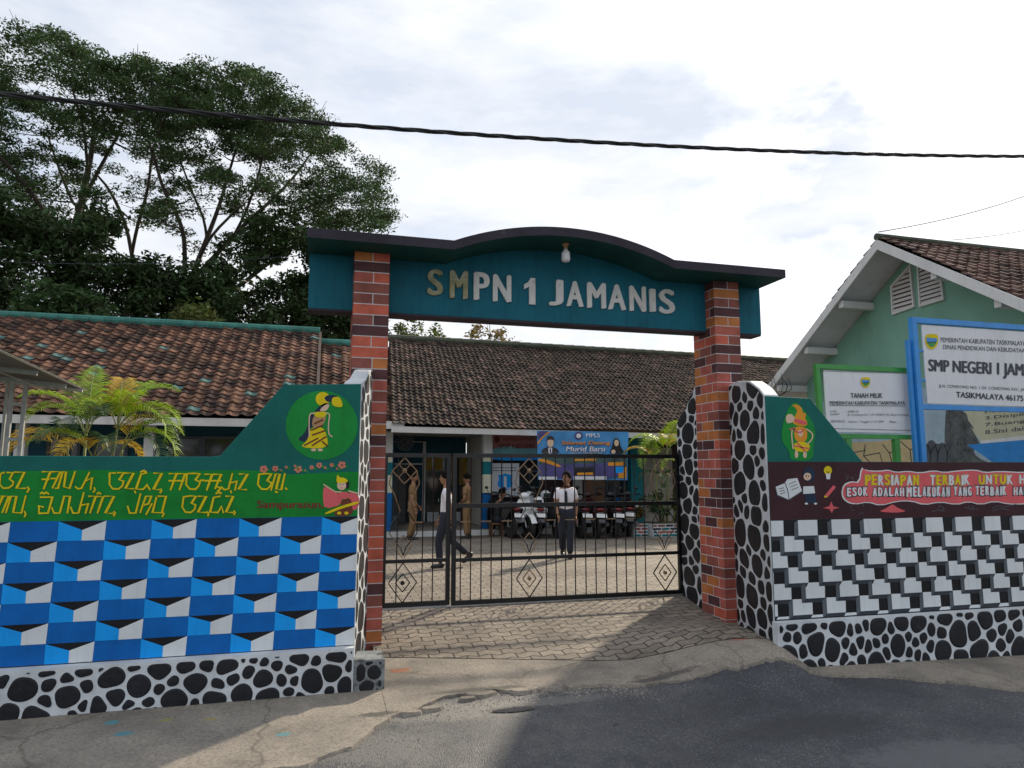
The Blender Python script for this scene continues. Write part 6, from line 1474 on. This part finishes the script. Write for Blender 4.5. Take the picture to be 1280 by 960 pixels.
# ================================================================== SCOOTERS
def scooter(label, x, y, rz, paint, plate_tilt, helmet=False):
    t = thing('motor_scooter', label, 'motor scooter', (0,0,0), 'motor scooters parked along the porch')
    bd = MB()
    prof = [(-.80,.62),(-.86,.72),(-.55,.74),(-.15,.70),(-.10,.45),(-.12,.34),(-.45,.34),(-.62,.44)]
    for s in (-1, 1): pass
    k = len(prof); vs = []
    for x_, sc in ((-.15,.86),(-.185,1),(.185,1),(.15,.86)):
        vs += [(x_*(1 if abs(x_) > .16 else 1), -.45+(a+.45)*sc, .55+(b-.55)*sc) for a, b in prof]
    fs = [tuple(range(k)), tuple(range(4*k-1, 3*k-1, -1))]
    for l in range(3): fs += [(l*k+i, (l+1)*k+i, (l+1)*k+(i+1) % k, l*k+(i+1) % k) for i in range(k)]
    bd.add(vs, fs); bd.prism([(-.15,-.12,.30),(.15,-.12,.30),(.15,.34,.30),(-.15,.34,.30)], (0,0,.055))
    bd.build('body', paint, t, smooth=False, bevel=.025)
    st = MB(); st.prism([(-.13,-.80,.745),(.13,-.80,.745),(.15,-.45,.745),(.13,-.10,.715),(-.13,-.10,.715),(-.15,-.45,.745)], (0,0,.07)); st.build('seat', M['sblack'], t, bevel=.025)
    sh = MB(); W_ = [(-.17,.36),(-.21,.60),(-.20,.80),(-.12,.93),(.12,.93),(.20,.80),(.21,.60),(.17,.36)]
    cv = lambda a, b, d: (a, .46-.16*(b-.36)-.35*a*a+d-.10*abs(a), b)
    sh.add([cv(a, b, 0) for a, b in W_]+[cv(a*.96, b, -.05) for a, b in W_]+[cv(0, b, .05) for b in (.36,.6,.8,.93)], [(0,1,17,16),(1,2,18,17),(2,3,19,18),(7,16,17,6),(6,17,18,5),(5,18,19,4),(19,3,4)]+[(8+i, 8+(i+1) % 8, (i+1) % 8, i) for i in range(8)]+[tuple(range(15, 7, -1))]); sh.build('front_shield', paint, t, smooth=False)
    for nm, yy in (('front_wheel', .62), ('rear_wheel', -.60)):
        wm = MB(); wm.lathe([(.17,-.02),(.19,-.02),(.19,.02),(.17,.02)], (0, yy, .275), 20, 0, 'X'); wm.lathe([(.03,-.06),(.04,-.06),(.04,.06),(.03,.06)], (0, yy, .275), 10, 0, 'X')
        for a in range(5): bar2 = R(72*a); wm.tube([(0, yy+.03*math.cos(bar2), .275+.03*math.sin(bar2)), (0, yy+.185*math.cos(bar2), .275+.185*math.sin(bar2))], .012, 5)
        wo = wm.build(nm, M['chrome'], t)
        ty = MB(); ty.lathe([(.19,-.03),(.22,-.05),(.26,-.042),(.275,0),(.26,.042),(.22,.05),(.19,.03)], (0, yy, .275), 24, 0, 'X'); ty.build('tyre', M['rubber'], wo, smooth=True)
    fd = MB(); fd.add([(sx*.07, .62+.31*math.cos(R(a)), .275+.31*math.sin(R(a))) for a in range(20, 171, 25) for sx in (-1, 1)], [(2*i, 2*i+1, 2*i+3, 2*i+2) for i in range(6)]); fd.build('front_mudguard', paint, t)
    fk = MB(); 
    for s in (-1, 1): fk.tube([(s*.085,.62,.275),(s*.085,.50,.58)], .018, 6); fk.tube([(s*.10,-.60,.275),(s*.10,-.62,.56)], .02, 6)
    fk.build('fork', M['chrome'], t)
    hb = MB(); hb.tube([(0,.40,.85),(0,.36,1.0)], .03, 8); hb.tube([(-.34,.26,1.02),(-.15,.34,1.0),(.15,.34,1.0),(.34,.26,1.02)], .014, 7)
    for s in (-1, 1): hb.tube([(s*.24,.30,1.01),(s*.35,.255,1.022)], .02, 8); hb.tube([(s*.2,.32,1.01),(s*.24,.38,1.14)], .006, 5)
    hb.build('handlebar', M['sblack'], t)
    hl = MB(); hl.ball((0,.40,1.0), (.13,.09,.085), 0, 14, 10); ho = hl.build('headlight_cowl', paint, t, smooth=True)
    ln = MB(); ln.ball((0,.445,1.0), (.09,.055,.055), 0, 12, 8); ln.build('headlight', M['lens'], ho, smooth=True)
    for s in (-1, 1):
        m_ = MB(); m_.ball((s*.25,.385,1.17), (.055,.014,.038), 0, 10, 8); m_.build('mirror', M['sblack'], t, smooth=True)
    tl = MB(); tl.ball((0,-.85,.69), (.10,.03,.04), 0, 10, 8); tl.build('tail_light', M['redlens'], t, smooth=True)
    rm = MB(); rm.prism([(-.07,-.83,.62),(.07,-.83,.62),(.08,-1.0,.38),(-.08,-1.0,.38)], (0,-.02,.02)); rm.build('rear_mudguard', M['sblack'], t)
    pl = MB(); pl.prism([(-.125,-.975,.52),(.125,-.975,.52),(.125,-.935,.60),(-.125,-.935,.60)], (0,-.008,-.004)); pl.build('number_plate', M['plate'], t)
    p2 = MB(); p2.prism([(-.115,.50,.70),(.115,.50,.70),(.115,.485,.77),(-.115,.485,.77)], (0,.006,.001)); p2.build('number_plate', M['plate'], t)
    ex = MB(); ex.tube([(.16,-.25,.27),(.17,-.45,.28),(.17,-.88,.36)], [.02,.045,.05], 10); ex.build('exhaust', M['sblack'], t)
    gr = MB(); gr.tube([(-.11,-.66,.76),(-.12,-.88,.80),(.12,-.88,.80),(.11,-.66,.76)], .014, 6); gr.build('grab_rail', M['chrome'], t)
    sd_ = MB(); sd_.tube([(-.12,-.15,.30),(-.26,-.13,.012)], .012, 6); sd_.build('side_stand', M['sblack'], t)
    return t
proto = {}
def park(label, px, paint, rz, dy=0):
    key = paint
    p = atZ(px, 673, 0)
    if key not in proto: o = scooter(label, 0, 0, 0, M[paint], 0); proto[key] = o
    else: o = copy_tree(proto[key])
    o.location = (p.x, p.y+.55+dy, 0); o.rotation_euler = (0, R(3), rz); o['label'] = label
    return o
park('black scooter parked next to the striped porch column', 632, 'sblack', R(12))
park('white scooter parked facing the gate with its front shield showing', 656, 'swhite', R(188), -.1)
park('second white scooter with a black seat, parked behind the helmet', 674, 'swhite', R(-4), .1)
park('black scooter parked just left of the tie wearing student', 693, 'sblack', R(6))
park('black scooter half hidden behind the tie wearing student', 724, 'sblack', R(2))
park('dark red scooter parked in front of the brown door', 748, 'sred', R(-6))
park('black scooter parked by the blue dado under the window', 778, 'sblack', R(-14), .1)
park('black scooter rightmost of the row behind the short brick planter', 806, 'sblack', R(-20), .5)
def helmet(label, loc, paint, rz=0):
    t = thing('helmet', label, 'helmet', loc, 'helmets on the parked scooters'); b = Vector(loc); h = MB()
    h.ball((0,0,0), (.125,.145,.125), 0, 16, 12); keep = [f_ for f_ in h.f if sum(h.v[i][2] for i in f_)/len(f_) > -.06]; h.f = keep; h.m = [0]*len(keep)
    R_ = Matrix.Rotation(rz, 4, 'Z'); h.v = [tuple(R_ @ Vector(q)+b+Vector((0,0,.065))) for q in h.v]; h.build('shell', paint, t, smooth=True)
    s_ = MB(); s_.add([(.128*math.cos(R(a)), .150*math.sin(R(a)), z) for a in range(35, 146, 11) for z in (-.055, .05)], [(2*i, 2*i+1, 2*i+3, 2*i+2) for i in range(10)]); s_.v = [tuple(R_ @ Vector(q)+b+Vector((0,0,.065))) for q in s_.v]; s_.build('visor', M['glass'], t, smooth=True)
p = atY(671, 646, 16.2); 
helmet('white helmet with a dark visor resting on the second white scooter', (p.x, 16.05, .80), M['swhite'], R(150))
p = atY(682, 619, 16.6); helmet('white patterned helmet hung on the scooter left of the tie wearing student', (p.x, p.y, p.z-.06), M['swhite'], R(190))
p = atY(797, 636, 16.3); helmet('white helmet on the scooter nearest the short planter', (p.x, p.y, p.z-.06), M['swhite'], R(200))

# ------------------------------------------------------------------ bench, fan, sack
b_ = atZ(488, 670, 0); t = thing('bench', 'grey bench at the left end of the porch beside the brick pillar', 'bench', (b_.x, b_.y, 0))
x0, x1, y0 = b_.x-.45, b_.x+.20, b_.y
MB().box(x0, x1, y0, y0+.4, .42, .47).build('seat', M['greym'], t, bevel=.008)
for x in (x0+.05, x1-.05):
    for y in (y0+.05, y0+.35): MB().box(x-.025, x+.025, y-.025, y+.025, 0, .418).build('leg', M['greym'], t)
fq = atY(506, 552, 20.0); t = thing('wall_fan', 'round grey wall fan high up in the porch lobby', 'fan', (fq.x, 20.0, fq.z))
h = MB()
for r_ in (.05, .12, .19, .25): h.tube([(fq.x+r_*math.cos(R(a)), 20.0, fq.z+r_*math.sin(R(a))) for a in range(0, 361, 15)], .008, 5)
for a in range(0, 360, 20): h.tube([(fq.x+.05*math.cos(R(a)), 19.98, fq.z+.05*math.sin(R(a))), (fq.x+.25*math.cos(R(a)), 20.0, fq.z+.25*math.sin(R(a)))], .005, 4)
h.build('guard', M['steel'], t)
h = MB()
for a in (0, 120, 240):
    c_, s_ = math.cos(R(a)), math.sin(R(a)); h.add([(fq.x+.04*c_, 20.05, fq.z+.04*s_), (fq.x+.2*c_-.08*s_, 20.03, fq.z+.2*s_+.08*c_), (fq.x+.22*c_+.03*s_, 20.06, fq.z+.22*s_-.03*c_)], [(0,1,2)])
h.build('blades', M['greym'], t); MB().lathe([(.05,0),(.06,.1),(.03,.36)], (fq.x, 20.04, fq.z), 12, 0, 'Y').build('motor', M['greym'], t)

# ------------------------------------------------------------------ overhead wires
def sag(a, b, s, n=60): return [Vector(a).lerp(Vector(b), i/n)+Vector((0,0,-s*4*(i/n)*(1-i/n))) for i in range(n+1)]
cp_ = [atY(a, b, 4.5) for a, b in ((0,117),(200,137),(400,153),(700,177),(1000,188),(1280,196))]
cf = np.polyfit([q.x for q in cp_], [q.z for q in cp_], 2)
path = [Vector((x, 4.5, float(np.polyval(cf, x)))) for x in fr(-9, 13, 420)]
mb = MB()
for ph in (0, 2.1, 4.2): mb.tube([q+Vector((0, math.cos(i*.55+ph), math.sin(i*.55+ph)))*.0085 for i, q in enumerate(path)], .0085, 6, cap=False)
tag(mb.build('power_cable', M['cable'], smooth=True, recalc=False), 'thick twisted black power cable crossing the sky above the gateway', 'cable')
for lab, a, b, Yw, s, r_ in [('thin pale wire running level across the dark trees at left', (-30,326), (385,318), 13, .12, .006), ('thin wire rising from the gable ridge to the right edge, upper of two', (1098,290), (1300,238), 10.2, .10, .008), ('thin wire crossing behind the gable roof at the right edge, lower of two', (1190,300), (1300,284), 14, .05, .008)]:
    tag(MB().tube(sag(atY(*a, Yw), atY(*b, Yw+2), s, 24), r_, 5).build('wire', M['greyd'], recalc=False), lab, 'wire', 'thin overhead wires')
